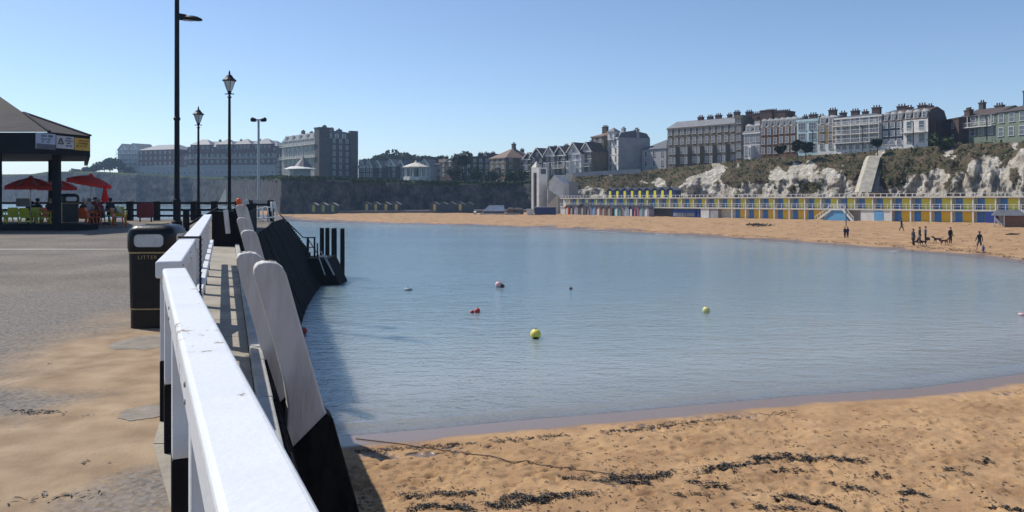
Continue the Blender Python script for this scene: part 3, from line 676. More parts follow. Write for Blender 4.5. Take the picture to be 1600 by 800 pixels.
# ------------------------------------------------------------------ lamp posts
def tall_lamp(label, loc, h=12.2, arm=9.6):
    r = thing('tall_lamp_post', label, 'lamp post', loc)
    MB().tube([(0,0,0),(0,0,1.3),(0,0,1.32),(0,0,4.9),(0,0,h)], [.17,.17,.12,.115,.10], 14).build('pole', m_steel, r, smooth=False)
    MB().lathe([(.24,0),(.24,.25),(.19,.32),(.17,.34)], (0,0,0), 14).build('base', m_steel, r)
    MB().lathe([(.13,0),(.15,.03),(.15,.12),(.12,.15)], (0,0,4.95), 14).build('collar', m_steel, r)
    mb = MB(); mb.bar((.05,0,arm+.16), (.42,0,arm+.10), .14, .30)
    b = mb.build('bracket', m_steel, r, bevel=.03)
    mb = MB(); mb.lathe([(.03,0),(.26,.015),(.30,.05),(.27,.12),(.15,.2),(.04,.23)], (0,0,0), 16, sx=1.7, sy=.8); h_ = mb.build('lamp_head', m_steel, r, smooth=True); h_.location = (.68,0,arm-.03); h_.rotation_euler = (0, R(4), 0)
    mb = MB(); mb.lathe([(.16,0),(.18,.02),(.16,.05)], (0,0,0), 14, sx=1.5, sy=.7); l = mb.build('lens', mat('lamp_lens', (.7,.65,.6), None, 4, .3), h_); l.location = (-.18,0,-.03)
    return r
tall_lamp('tallest black lamp post with a single flat lamp head reaching above the picture', (PX(276.5,37), 37, 0))
def lantern_post(label, loc, H):
    r = thing('lantern_post', label, 'lamp post', loc, 0, 'black Victorian style lantern posts')
    MB().lathe([(.17,0),(.17,.5),(.13,.56),(.10,.9),(.085,1.0),(.075,2.5),(.06,H-1.35),(.05,H-1.15)], (0,0,0), 12).build('pole', m_steel, r)
    MB().lathe([(.06,0),(.11,.05),(.05,.12),(.05,.2),(.10,.24),(.05,.3)], (0,0,H-1.32), 12).build('collar', m_steel, r)
    mb = MB(); mb.tube([(-.22,0,H-1.12),(.22,0,H-1.12)], .025, 6); mb.build('ladder_bar', m_steel, r)
    MB().lathe([(.08,0),(.12,.05),(.27,.48)], (0,0,H-1.0), 6).build('lantern_glass', mat('lantern_glass', (.62,.66,.68), (.5,.55,.58), 3, .2), r)
    mb = MB()
    for k in range(6):
        a = 2*math.pi*k/6; mb.tube([(.12*math.cos(a),.12*math.sin(a),H-.95),(.275*math.cos(a),.275*math.sin(a),H-.51)], .013, 5)
    mb.lathe([(.28,0),(.33,.02),(.33,.05),(.20,.16),(.12,.28),(.05,.33),(.045,.40),(.02,.50),(.005,.54)], (0,0,H-.52), 12); mb.build('lantern_cap', m_steel, r)
    MB().lathe([(.04,0),(.11,.04),(.09,.1)], (0,0,H-1.06), 10).build('lantern_base', m_steel, r)
d = 38.0; lantern_post('nearer and taller black lantern post with glazed lantern, right of the tallest lamp post', (PX(358.5,d), d, 0), PZ(110,d))
d = 47.5; lantern_post('farther and shorter black lantern post, just right of the tallest lamp post', (PX(310,d), d, 0), PZ(166,d))
d = 52.0; r = thing('floodlight_post', 'slim grey post with two floodlights, right of the lantern posts', 'lamp post', (PX(404,d), d, -4.5)); h = PZ(187,d)+4.5
MB().tube([(0,0,0),(0,0,h)], [.09,.07], 10).build('pole', m_galv, r); MB().tube([(-.34,0,h),(.34,0,h)], .045, 8).build('cross_arm', m_galv, r)
for s in (-1, 1):
    mb = MB(); mb.lathe([(.05,-.22),(.11,-.18),(.15,.05),(.13,.12),(.06,.16)], (0,0,0), 10); f = mb.build('floodlight', m_steel, r, smooth=True); f.location = (s*.36,0,h+.0); f.rotation_euler = (0, s*R(78), 0)
    mb = MB(); mb.lathe([(.09,0),(.09,.01)], (0,0,0), 10); g_ = mb.build('lens', mat('lamp_lens', (.7,.65,.6), None, 4, .3), f); g_.location = (0,0,-.235)

# ------------------------------------------------------------------ cliffs
# u, distance of the top edge, v of the top edge, distance of the foot
CT = [(-400,900,276,896),(50,520,272,516),(75,500,268,497),(150,470,268,467),(215,450,271,447),(300,430,276,427),(345,405,277,402),(400,300,277,297),(440,222,276,219),(500,226,278,223),(560,230,281,227),(640,236,284,233),(720,240,285,237),(800,242,286,238),(835,243,285,236),(870,240,278,229),(900,236,273,224),
      (1000,229,267,213),(1040,224,263,208),(1100,214,257,197),(1160,205,250,188),(1240,194,244,177),(1320,182,240,166),(1400,172,233,157),(1460,163,228,149),(1520,156,224,142),(1600,148,222,134),(1750,136,217,122),(2000,118,214,105),(2600,90,200,80)]
def cliff_mat(name, rock1, rock2, veg1, veg2, bump=.6):
    m = bpy.data.materials.new(name); m.use_nodes = True; t = m.node_tree; N = t.nodes; L = t.links; b = N['Principled BSDF']
    g = N.new('ShaderNodeNewGeometry')
    def nz(s, d=7, r_=.62):
        n = N.new('ShaderNodeTexNoise'); n.inputs['Scale'].default_value = s; n.inputs['Detail'].default_value = d; n.inputs['Roughness'].default_value = r_; L.new(g.outputs['Position'], n.inputs['Vector']); return n
    def rp(n, c1, c2, a=.35, z=.65):
        r = N.new('ShaderNodeValToRGB'); r.color_ramp.elements[0].position = a; r.color_ramp.elements[1].position = z; r.color_ramp.elements[0].color = (*c1, 1); r.color_ramp.elements[1].color = (*c2, 1); L.new(n.outputs[0], r.inputs[0]); return r
    ro = rp(nz(.35), rock1, rock2); ve = rp(nz(.25), veg1, veg2)
    at = N.new('ShaderNodeAttribute'); at.attribute_name = 'veg'
    nn = nz(1.0, 7, .7); ad = N.new('ShaderNodeMath'); ad.operation = 'MULTIPLY_ADD'; ad.inputs[1].default_value = 1.0; L.new(nn.outputs[0], ad.inputs[0]); L.new(at.outputs['Fac'], ad.inputs[2])
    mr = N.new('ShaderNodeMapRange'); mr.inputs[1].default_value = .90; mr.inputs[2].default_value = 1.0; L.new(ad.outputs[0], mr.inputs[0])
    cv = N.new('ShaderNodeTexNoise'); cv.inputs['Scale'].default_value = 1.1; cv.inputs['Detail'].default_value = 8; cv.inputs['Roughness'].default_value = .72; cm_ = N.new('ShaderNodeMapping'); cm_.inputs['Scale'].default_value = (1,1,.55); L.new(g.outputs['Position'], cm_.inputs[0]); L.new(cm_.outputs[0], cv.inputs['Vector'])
    cr_ = N.new('ShaderNodeValToRGB'); cr_.color_ramp.elements[0].position = .36; cr_.color_ramp.elements[0].color = (.42,.39,.34,1); cr_.color_ramp.elements[1].position = .52; L.new(cv.outputs[0], cr_.inputs[0])  # random dark mottling: weathering stains plus crevice shade put into the rock colour
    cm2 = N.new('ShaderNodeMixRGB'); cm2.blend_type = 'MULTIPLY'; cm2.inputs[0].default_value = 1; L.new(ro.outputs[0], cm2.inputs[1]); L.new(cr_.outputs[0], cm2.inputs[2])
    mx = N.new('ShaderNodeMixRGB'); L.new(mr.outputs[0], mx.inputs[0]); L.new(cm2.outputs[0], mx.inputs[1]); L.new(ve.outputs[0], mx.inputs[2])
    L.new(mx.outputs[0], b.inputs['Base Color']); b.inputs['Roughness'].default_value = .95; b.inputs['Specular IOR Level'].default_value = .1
    bp = N.new('ShaderNodeBump'); bp.inputs['Strength'].default_value = bump; bp.inputs['Distance'].default_value = 1.6; n9 = nz(1.1, 8, .7); L.new(n9.outputs[0], bp.inputs['Height']); L.new(bp.outputs[0], b.inputs['Normal'])
    return m
m_cliff_r = cliff_mat('chalk_cliff', (.42,.36,.28), (.80,.76,.68), (.07,.07,.035), (.17,.125,.08), .9)
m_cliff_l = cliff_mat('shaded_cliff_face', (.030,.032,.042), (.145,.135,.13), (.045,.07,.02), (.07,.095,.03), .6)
def make_cliff(name, u0, u1, step, rows, right, mtl):
    us = np.arange(u0, u1+step, step); P = np.zeros((rows+5, len(us), 3)); V = np.zeros((rows+5, len(us)))
    for j, u in enumerate(us):
        dt = interp(u, CT, 1); vt = interp(u, CT, 2); db = interp(u, CT, 3); zt = PZ(vt, dt); zb = -4.6
        for i in range(rows+1):
            t = i/rows
            z = zb+(zt-zb)*t
            if right:
                tl = .62
                k = .25*t/tl if t < tl else .25+.75*((t-tl)/(1-tl))**1.1
                dd = db+(dt-db)*k
                s_ = u*.16
                big = fn(s_*.12, z*.05, 3.1, 1, 3); fine = fn(s_*.5, z*.45, 7.7, 1, 5); rg = abs(fn(s_*.28, z*.16, 1.3, 1, 4)); lump = abs(fn(s_*.9, z*.9, 4.4, 1, 3))
                amp = math.sin(math.pi*min(1, t*1.02))**.5 if t < 1 else 0
                dd -= amp*(big*3.2+fine*1.0-rg*1.1+lump*.7)
                z += amp*fine*.3
                fp = fn(s_*.16, z*.22, 9.3, 1, 5)
                vg = .55+(t-.62)*2.3-fp*1.9+fine*.5
                if t < .2: vg += .35
                bi = math.exp(-((u-1540)/70)**2)*.45+math.exp(-((u-1090)/75)**2)*.12+math.exp(-((u-1260)/60)**2)*.10-math.exp(-((u-950)/60)**2)*.12
                if t < .86: vg -= bi
                V[i, j] = vg
            else:
                dd = db+(dt-db)*t; s_ = u*.16*dd/230
                pan = 1.0 if (math.sin(s_*.32)+.5*math.sin(s_*.13+1)) > .2 else 0
                if t < .97: dd -= pan*1.9+fn(s_*.3, z*.3, 2.2, 1, 4)*.9*math.sin(math.pi*t)
                V[i, j] = (t-.86)*6+fn(s_*.3, z*.5, 5, 1, 3)*.6-.1
            P[i, j] = ((u-800)*dd/FX, dd, z)
        for k, (bk, dz) in enumerate(((6,.4),(25,.2),(120,.1),(320,1.0))):
            dd = dt+bk; P[rows+1+k, j] = ((u-800)*dt/FX+(bk*.5 if right else (u-800)*bk/FX), dd, zt+dz*(.3 if k < 3 else 1)); V[rows+1+k, j] = 1.2
    return us, P, V
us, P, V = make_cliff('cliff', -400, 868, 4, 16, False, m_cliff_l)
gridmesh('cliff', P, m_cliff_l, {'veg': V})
usR, PR, VR = make_cliff('cliff', 838, 2500, 2, 56, True, m_cliff_r)
gridmesh('cliff', PR, m_cliff_r, {'veg': VR})
# far hazy headland beyond the open sea
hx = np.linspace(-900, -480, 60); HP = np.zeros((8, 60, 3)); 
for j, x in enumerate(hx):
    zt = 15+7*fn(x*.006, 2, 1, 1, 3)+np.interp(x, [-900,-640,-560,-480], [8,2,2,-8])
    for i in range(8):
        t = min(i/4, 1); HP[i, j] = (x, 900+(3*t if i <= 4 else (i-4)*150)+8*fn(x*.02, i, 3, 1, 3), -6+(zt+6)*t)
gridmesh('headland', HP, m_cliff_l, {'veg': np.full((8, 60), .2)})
# scrub on the right cliff: many small leaf clumps (ground cover)
def leaf_quads(mb, c, r, n, size, squash=1.0, mi=0, rnd=random):
    for _ in range(n):
        while True:
            p = Vector((rnd.uniform(-1,1), rnd.uniform(-1,1), rnd.uniform(-1,1)))
            if p.length < 1: break
        p = p.normalized()*(p.length**.45)
        q = Vector((c[0]+p.x*r, c[1]+p.y*r, c[2]+p.z*r*squash)); a = Vector((rnd.uniform(-1,1), rnd.uniform(-1,1), rnd.uniform(-.6,1))).normalized()
        b = a.cross(Vector((rnd.uniform(-1,1), rnd.uniform(-1,1), rnd.uniform(-1,1)))).normalized(); s = size*rnd.uniform(.6,1.4)
        mb.add([q-a*s-b*s*.5, q+a*s*.2-b*s*.7, q+a*s+b*s*.1, q+b*s*.7], [(0,1,2,3)], mi)
rs = random.Random(11); mb = MB(); mg = MB()
for j in range(0, len(usR)):
    if usR[j] > 1680: break
    for i in range(4, 58):
        if VR[i, j] > .56+rs.uniform(-.05, .25) and rs.random() < .16:
            p = PR[i, j]; top = i > 46
            leaf_quads(mg if (top and rs.random() < .55) or (rs.random() < .22) else mb, (p[0]+rs.uniform(-.4,.4), p[1]-.25, p[2]+.1), .6, 4, .24, .7, 0, rs)
for j in range(0, len(usR)):
    for i in range(6, 44):
        if usR[j] < 1680 and VR[i, j] > .28 and rs.random() < .022:
            p = PR[i, j]; leaf_quads(mb if rs.random() < .7 else mg, (p[0], p[1]-.3, p[2]), rs.uniform(.35,.9), 9, .22, .8, 0, rs)
tag(mb.build('brown_cliff_scrub', m_scrub), 'brown scrub growing over the chalk cliff above the beach huts', 'scrub', kind='stuff')
tag(mg.build('green_cliff_scrub', m_scrubg), 'green bushes and ivy along the top of the chalk cliff', 'scrub', kind='stuff')
# grass fringe along the left cliff top
mb = MB()
for k in range(2600):
    u = rs.uniform(350, 832); dt = interp(u, CT, 1); z = PZ(interp(u, CT, 2), dt)
    leaf_quads(mb, (PX(u, dt), dt-rs.uniform(-.5, .9), z-rs.uniform(-.2,.9)*abs(rs.gauss(0,.6))), .7, 2, .38, .5, 0, rs)
tag(mb.build('clifftop_grass', m_leaf), 'green grass and weeds hanging over the top of the shaded cliff', 'grass', kind='stuff')
# buttresses
def wedge(name, label, pts, d0, d1, mtl, cat='buttress', dep=3.0):
    """pts: bottom-left, bottom-right, top-right, top-left in (u,v); d0 foot distance, d1 top distance"""
    bl, br, tr, tl = pts; V8 = []
    for (u, v), dd in ((bl,d0),(br,d0),(tr,d1),(tl,d1)): V8.append(W(u, v, dd))
    for (u, v), dd in ((bl,d0),(br,d0),(tr,d1),(tl,d1)): p = W(u, v, dd); V8.append(Vector((p.x+dep*.3, p.y+dep, p.z)))
    mb = MB(); mb.add(V8, [(0,1,2,3),(4,7,6,5),(0,4,5,1),(1,5,6,2),(2,6,7,3),(3,7,4,0)])
    return tag(mb.build(name, mtl), label, cat)
m_but = mat('buttress_stone', (.46,.42,.34), (.30,.27,.22), .8, .9, .6, 4)
wedge('cliff_buttress', 'pale sloping stone buttress on the chalk cliff above the beach huts', [(1341,300),(1361,300),(1376,243),(1358,243)], 155, 170, m_but, dep=6)
wedge('cliff_buttress_edge', 'narrow darker stone strip along the right side of the pale cliff buttress', [(1362,300),(1371,300),(1381,247),(1377,246)], 156.5, 171, mat('buttress_dark', (.25,.22,.18), None, .8, .9), dep=6)
wedge('sloping_buttress', 'pale diagonal buttress lit by sun on the hazy cliff behind the lantern posts', [(341,317),(352,317),(364,284),(357,284)], 385, 392, mat('lit_buttress', (.42,.40,.34), None, .5, .9), dep=8)

# hill of trees beyond and sea wall promenade at the foot of the shaded cliff
mb = MB()
A = W(522, 334, 221); B = W(832, 334, 229)
mb.prism([(A.x,A.y),(B.x,B.y),(B.x,B.y+9),(A.x,A.y+9)], -5.5, PZ(329,222))
tag(mb.build('lower_promenade', mat('dark_concrete', (.20,.19,.18), (.13,.125,.12), .6, .9)), kind='structure')

# ------------------------------------------------------------------ trees
def tree(label, u, vb, d, h, r, n=520, mtl=None, group='trees and shrubs along the cliff top', name='tree', squash=.75, lobes=7, leaf=.42, seed=None):
    rr = random.Random(seed if seed is not None else int(u*7+d)); root = thing(name, label, 'tree' if name == 'tree' else 'shrub', W(u, vb, d), 0, group)
    mb = MB(); th = h-r*squash
    mb.tube([(0,0,-1),(0,0,.1),(rr.uniform(-.1,.1)*h*.3,0,th*.6),(0,0,th)], [.05*h*.6+.05,.05*h*.5+.04,.03*h*.6+.03,.02*h+.02], 7)
    for k in range(4):
        a = rr.uniform(0,6.28); mb.tube([(0,0,th*.55),(math.cos(a)*r*.4,math.sin(a)*r*.4,th*.9),(math.cos(a)*r*.7,math.sin(a)*r*.7,th+r*.2)], [.018*h+.02,.012*h+.015,.01], 5)
    mb.build('trunk', m_bark, root)
    mb = MB()
    for k in range(lobes):
        a = rr.uniform(0,6.28); e = rr.uniform(-.5,1); q = r*rr.uniform(.15,.62)
        leaf_quads(mb, (math.cos(a)*q, math.sin(a)*q, th+e*r*squash*.6), r*rr.uniform(.35,.6), n//lobes, leaf, squash, 0, rr)
    mb.build('crown', mtl or m_leaf, root)
    return root

# ------------------------------------------------------------------ buildings
WIN = {}
def win_mesh(w, h, fr, gl, style):
    k = (round(w,2), round(h,2), fr.name, gl.name, style)
    if k in WIN: return WIN[k]
    mb = MB(); t = .13 if style != 'thin' else .07
    mb.box(-w/2,-.07,0,-w/2+t,.02,h); mb.box(w/2-t,-.07,0,w/2,.02,h); mb.box(-w/2+t,-.07,h-t,w/2-t,.02,h); mb.box(-w/2-.08,-.16,-.10,w/2+.08,.02,0)
    mb.box(-w/2+t,-.05,h*.5-.04,w/2-t,.015,h*.5+.04)
    if style == 'wide':
        for x in (-w/6, w/6): mb.box(x-.04,-.05,.0,x+.04,.015,h-t)
    mb.box(-w/2+t,-.02,.001,w/2-t,.018,h-t,1)
    o = mb.build('window', [fr, gl]); me = o.data; bpy.data.objects.remove(o); WIN[k] = me; return me
def add_win(root, x, y, z, w, h, rz=0, fr=None, gl=None, style='sash', name='window'):
    o = bpy.data.objects.new(name, win_mesh(w, h, fr or m_frame, gl or m_glass, style)); COL.objects.link(o); o.parent = root
    o.location = (x, y, z); o.rotation_euler = (0,0,rz); return o
m_pot = mat('chimney_pots', (.12,.06,.045), None, 3, .9)
def chimney(root, x, y, z, w=1.6, dpt=.8, h=1.8, mtl=None, pots=3):
    mb = MB(); mb.box(x-w/2,y-dpt/2,z-1.8,x+w/2,y+dpt/2,z+h); mb.box(x-w/2-.1,y-dpt/2-.1,z+h-.25,x+w/2+.1,y+dpt/2+.1,z+h+.002)
    c = mb.build('chimney', mtl or m_brickd, root)
    mb = MB()
    for k in range(pots): mb.lathe([(.16,0),(.13,.5)], (x-w/2+w*(k+.5)/pots, y, z+h), 7)
    mb.build('chimney_pots', m_pot, c)
def hip(mb, L, D, z, r, ov=.3, ins=None, mi=0, x0=0, y0=0):
    i = min(L, D)/2 if ins is None else ins; i = min(i, L/2-.01)
    mb.add([(x0-ov,y0-ov,z),(x0+L+ov,y0-ov,z),(x0+L+ov,y0+D+ov,z),(x0-ov,y0+D+ov,z),(x0+i,y0+D/2,z+r),(x0+L-i,y0+D/2,z+r)], [(0,1,5,4),(1,2,5),(2,3,4,5),(3,0,4),(0,3,2,1)], mi)
def building(label, u0, d0, u1, d1, vb, ve, depth=10, floors=3, bays=4, wall=None, roof=('hip',3), rmat=None, win=(1.1,1.7), fr=None, gl=None, style='sash',
             side=0, chim=(), dorm=0, band=None, ground=None, gh=None, balc=False, bay=(), group=None, cat='building', name='terraced_house', chm=None, vbe=None, wallside=None, dmat=None):
    A = Vector((PX(u0,d0), d0)); B = Vector((PX(u1,d1), d1)); L = (B-A).length; rz = math.atan2(B.y-A.y, B.x-A.x)
    zb = PZ(vb, (d0+d1)/2); H = PZ(ve, (d0+d1)/2)-zb
    r = thing(name, label, cat, (A.x, A.y, zb), rz, group)
    wall = wall or m_stone; rmat = rmat or m_slate
    mb = MB(); mb.box(0,0,-5,L,depth,H); wo = mb.build('wall', wall, r)
    if wallside: MB().box(L+.003,.0,-5,L+.06,depth,H).build('side_wall', wallside, r)
    gz_ = 0
    if ground:
        gz_ = gh or H/floors; MB().box(-.05,-.12,-1.5,L+.05,.0,gz_).build('ground_storey', ground, r)
    fh = H/floors; bw = L/bays; yy = -.13 if ground else 0
    for f in range(floors):
        for b in range(bays):
            if (f, b) in bay: continue
            y_ = -.12 if (ground and f*fh+fh*.3 < gz_) else 0
            add_win(r, bw*(b+.5), y_, f*fh+fh*.26, min(win[0], bw*.72), min(win[1], fh*.66), 0, fr, gl, style)
        for b in range(side):
            add_win(r, L+(.06 if wallside else 0), depth*(b+.5)/side, f*fh+fh*.26, min(win[0], depth/side*.7), min(win[1], fh*.66), math.pi/2, fr, gl, style)
    if band:
        mb = MB()
        for f in range(1, floors): mb.box(-.06,-.10,f*fh-.10,L+.06,0,f*fh+.06)
        mb.box(-.15,-.28,H-.35,L+.15,0,H-.02); mb.build('stone_band', band, r)
    if bay:
        cols = sorted({b for f, b in bay})
        for b in cols:
            fl = max(f for f, b2 in bay if b2 == b)+1; x = bw*(b+.5); w2 = min(bw*.42, 1.5)
            mb = MB(); mb.prism([(x-w2,0),(x-w2*.6,-.95),(x+w2*.6,-.95),(x+w2,0)], -1.5, fl*fh-.05)
            bo = mb.build('bay_window', band or wall, r)
            for f in range(fl):
                add_win(bo, x, -.955, f*fh+fh*.22, w2*1.05, fh*.62, 0, fr, gl, style, 'pane')
    if balc:
        for f in balc:
            mb = MB(); z = f*fh; mb.box(0,-1.25,z-.12,L,-.001,z+.03)
            mb.box(0,-1.24,z+.85,L,-1.18,z+.93); n = max(2, int(L/2.2))
            for k in range(n+1): x = .05+(L-.1)*k/n; mb.box(x-.05,-1.22,z+.03,x+.05,-1.12,min(z+fh-.12, H+.3))
            for k in range(int(L/.35)): x = .1+.35*k; mb.box(x-.02,-1.22,z+.03,x+.02,-1.19,z+.85)
            mb.build('balcony', m_render, r)
    kind, rh = roof[0], roof[1]
    if kind == 'hip':
        mb = MB(); hip(mb, L, depth, H+.003, rh, .3, roof[2] if len(roof) > 2 else None); mb.build('roof', rmat, r); tz = H+rh; ty = depth/2
    elif kind == 'gable':
        mb = MB(); mb.add([(-.2,-.3,H),(L+.2,-.3,H),(L+.2,depth+.3,H),(-.2,depth+.3,H),(-.2,depth/2,H+rh),(L+.2,depth/2,H+rh)], [(0,1,5,4),(2,3,4,5),(0,3,2,1)]); ro = mb.build('roof', rmat, r)
        MB().add([(0,0,H+.003),(0,depth,H+.003),(0,depth/2,H+rh-.05),(L,0,H+.003),(L,depth,H+.003),(L,depth/2,H+rh-.05)], [(0,1,2),(3,4,5)]).build('gable_wall', wallside or wall, r); tz = H+rh; ty = depth/2
    elif kind == 'mansard':
        ins = roof[2] if len(roof) > 2 else 1.1
        mb = MB(); mb.add([(0,0,H+.003),(L,0,H+.003),(L,depth,H+.003),(0,depth,H+.003),(.05,ins,H+rh),(L-.05,ins,H+rh),(L-.05,depth-ins,H+rh),(.05,depth-ins,H+rh),(.05,depth/2,H+rh+.8),(L-.05,depth/2,H+rh+.8)],
            [(0,1,5,4),(1,2,6,5),(2,3,7,6),(3,0,4,7),(4,5,9,8),(6,7,8,9),(5,6,9),(7,4,8)]); mb.build('roof', rmat, r); tz = H+rh+.4; ty = depth/2
    elif kind == 'gfront':
        n = roof[2]; gw = L/n; ro = MB(); gm = MB(); tm = MB()
        for k in range(n):
            x = gw*k; xm = x+gw/2
            ro.add([(x-.1,-.5,H-.05),(xm,-.5,H+rh),(xm,depth,H+rh),(x-.1,depth,H-.05),(x+gw+.1,-.5,H-.05),(x+gw+.1,depth,H-.05)], [(0,1,2,3),(1,4,5,2)])
            ro.add([(x-.1,-.5,H-.2),(xm,-.5,H+rh-.15),(xm,depth,H+rh-.15),(x-.1,depth,H-.2),(x+gw+.1,-.5,H-.2),(x+gw+.1,depth,H-.2)], [(0,3,2,1),(1,2,5,4)])
            gm.add([(x,-.02,H),(x+gw,-.02,H),(xm,-.02,H+rh-.1)], [(0,1,2)])
            tm.bar((x-.1,-.56,H-.1),(xm,-.56,H+rh-.05),.08,.3); tm.bar((x+gw+.1,-.56,H-.1),(xm,-.56,H+rh-.05),.08,.3)
            add_win(r, xm, -.03, H+rh*.14, 1.0, rh*.38, 0, fr, gl, style)
        ro.build('roof', rmat, r); gm.build('gable', dmat or m_render, r); tm.build('bargeboard', m_render, r); tz = H+rh*.8; ty = depth/2
    else:
        mb = MB(); mb.box(-.1,-.1,H-.002,L+.1,.25,H+rh); mb.box(-.1,depth-.2,H-.002,L+.1,depth+.1,H+rh); mb.box(-.1,.25,H-.002,.2,depth-.2,H+rh); mb.box(L-.2,.25,H-.002,L+.1,depth-.2,H+rh); mb.build('parapet', band or wall, r); tz = H+rh; ty = depth/2
    for k in range(dorm):
        x = L*(k+.5)/dorm; z = H+.25; w_ = min(1.5, L/dorm*.6); hh = 1.45
        mb = MB(); mb.box(x-w_/2,.15,z,x+w_/2,2.2,z+hh); mb.add([(x-w_/2-.12,.05,z+hh),(x+w_/2+.12,.05,z+hh),(x,.05,z+hh+.55),(x-w_/2-.12,2.4,z+hh),(x+w_/2+.12,2.4,z+hh),(x,2.4,z+hh+.55)], [(0,1,2),(3,5,4),(0,3,4,1),(1,4,5,2),(2,5,3,0)])
        do = mb.build('dormer', m_render, r); add_win(do, x, .15, z+.15, w_*.7, 1.15, 0, fr, gl, 'thin', 'pane')
    for c in chim:
        chimney(r, L*c[0], ty if len(c) < 4 else depth*c[3], tz if kind in ('flat',) else tz-.1, c[1], .8 if len(c) < 5 else c[4], c[2], chm, max(2, int(c[1]/.5)))
    return r, L, H

GR = 'terraced houses on the cliff above the beach huts'
GM = 'gabled houses on the cliff top behind the lift tower'
# right hand terraces, left to right
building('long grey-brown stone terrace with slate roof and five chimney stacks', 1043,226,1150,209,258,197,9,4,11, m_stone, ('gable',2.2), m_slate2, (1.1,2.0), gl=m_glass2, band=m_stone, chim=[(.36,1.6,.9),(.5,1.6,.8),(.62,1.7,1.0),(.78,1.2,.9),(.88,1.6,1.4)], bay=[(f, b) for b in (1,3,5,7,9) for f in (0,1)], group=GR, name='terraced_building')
building('square stone corner tower house at the right end of the long terrace', 1148.5,208,1160,206.5,250,183,7.5,5,1, m_stone, ('flat',.5), win=(1.1,1.7), gl=m_glass2, band=m_stone, chim=[(.55,1.7,1.3,.7)], group=GR, name='tower_house')
building('narrow white-fronted house with two round white dormers', 1162,206,1188,202,247,207,9,2,3, m_renderg, ('gable',3.6), m_slate, (1.2,2.2), gl=m_glass2, band=m_render, dorm=2, bay=[(0,1)], chim=[(.15,2.4,1.8),(.55,3.4,1.0)], group=GR)
building('brown brick house with three sash bays beside the dark chimney wall', 1188,201,1216,197.5,244,199,9,3,3, m_brick, ('mansard',1.7), m_slate, (1.0,1.9), gl=m_glass2, dorm=3, chim=[(.12,3.2,2.6,.5,5.5),(.85,3.2,2.2,.5,5)], group=GR)
building('brown brick house next to the pale blue building', 1216,197.3,1244,193.5,241,197,9,3,3, m_brick, ('mansard',1.5), m_slate, (1.0,1.9), gl=m_glass2, dorm=3, chim=[(.3,1.8,.7),(.95,1.0,.7)], group=GR)
building('pale blue rendered building with wide windows and flat roof', 1245,193,1278,189,239,190,9,3,2, m_paleblue, ('flat',.6), win=(2.2,1.8), gl=m_glass, style='wide', chim=[(.35,1.9,1.5),(.75,1.2,1.0)], chm=m_brickd, group=GR)
building('yellow-brown brick house with white ground wall and two dark dormers', 1278,188.8,1305,185.5,236,195,9,3,2, m_ybrick, ('mansard',1.7), m_slate, (1.1,1.7), gl=m_glass2, dorm=2, ground=m_render, gh=1.6, chim=[(.3,1.8,1.9),(.9,1.4,1.0)], group=GR)
building('long white hotel with balconies and arched openings on every floor', 1305,185.3,1378,176,236,182,9,4,7, m_renderg, ('hip',.9), m_slate, (1.3,1.9), gl=m_glass, band=m_render, ground=m_render, gh=1.4, balc=[1,2,3], chim=[(.2,1.8,1.1),(.42,1.2,.7),(.66,1.9,1.4)], chm=m_brickd, group=GR, name='balcony_hotel')
building('dark slate-blue painted house with two white dormers', 1378.5,175.8,1411,172,229,190,9,3,3, m_navyr, ('mansard',2.1), m_tile, (1.1,1.8), gl=m_glass2, dorm=3, ground=m_render, gh=1.3, chim=[(.42,1.9,1.3),(.8,1.2,.9)], chm=m_brickd, group=GR)
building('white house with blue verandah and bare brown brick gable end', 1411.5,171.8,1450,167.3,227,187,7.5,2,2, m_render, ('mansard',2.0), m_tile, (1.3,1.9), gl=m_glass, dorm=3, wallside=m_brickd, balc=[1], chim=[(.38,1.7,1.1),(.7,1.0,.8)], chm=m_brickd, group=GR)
building('low dark brick extension behind the bare brick gable end', 1480,171,1498,166,224,187,5,2,1, m_brickd, ('flat',.3), win=(.9,1.2), group=GR, name='brick_extension', cat='building', chim=[(.8,2.2,1.6)])
building('sage green seafront villa with brown tiled roof and glazed verandah', 1500,168,1556,160,216,181,10,2,4, m_green, ('gable',1.9), m_tile, (1.3,2.0), gl=m_glass, ground=m_green, gh=2.6, balc=[1], chim=[(.12,1.1,1.5),(.6,1.7,.5)], chm=m_stoned, group=GR, name='villa')
building('pale green villa with tall twin chimneys at the right edge of the picture', 1557,158,1660,144,215,171,12,2,6, m_green, ('hip',2.4), m_tile, (1.3,2.2), gl=m_glass, ground=m_green, gh=2.8, chim=[(.10,1.4,2.2),(.33,1.5,2.0)], chm=m_stoned, group=GR, name='villa')
# middle group
building('small white house with dark hipped roof standing alone', 1003,238,1041,230,263,233,11,2,3, m_renderg, ('hip',3.0), m_slate, (1.0,1.6), gl=m_glass, group=GM, name='detached_house', side=2, chim=())
building('tall white rendered house with small rooftop turret and blank right wall', 943,244,966,236,269,216,11,4,3, m_render, ('mansard',1.4), m_slate, (.95,1.5), side=0, wallside=m_renderg, band=m_render, chim=[(.3,1.4,1.6),(.95,1.8,.9,.6)], chm=m_renderg, group=GM, name='white_house')  # right wall of the white house greyed, its shade put into the colour
r = thing('roof_turret', 'small square white turret with dark pyramid roof on the tall white house', 'turret', W(959,216,239), R(-48), None)
MB().box(-1.3,-1.3,-.6,1.3,1.3,1.9).build('turret_wall', m_render, r); mb = MB(); hip(mb, 2.6,2.6,1.903,1.3,.25,x0=-1.3,y0=-1.3); mb.build('roof', m_slate, r); add_win(r, 0, -1.3, .3, .8, 1.2)
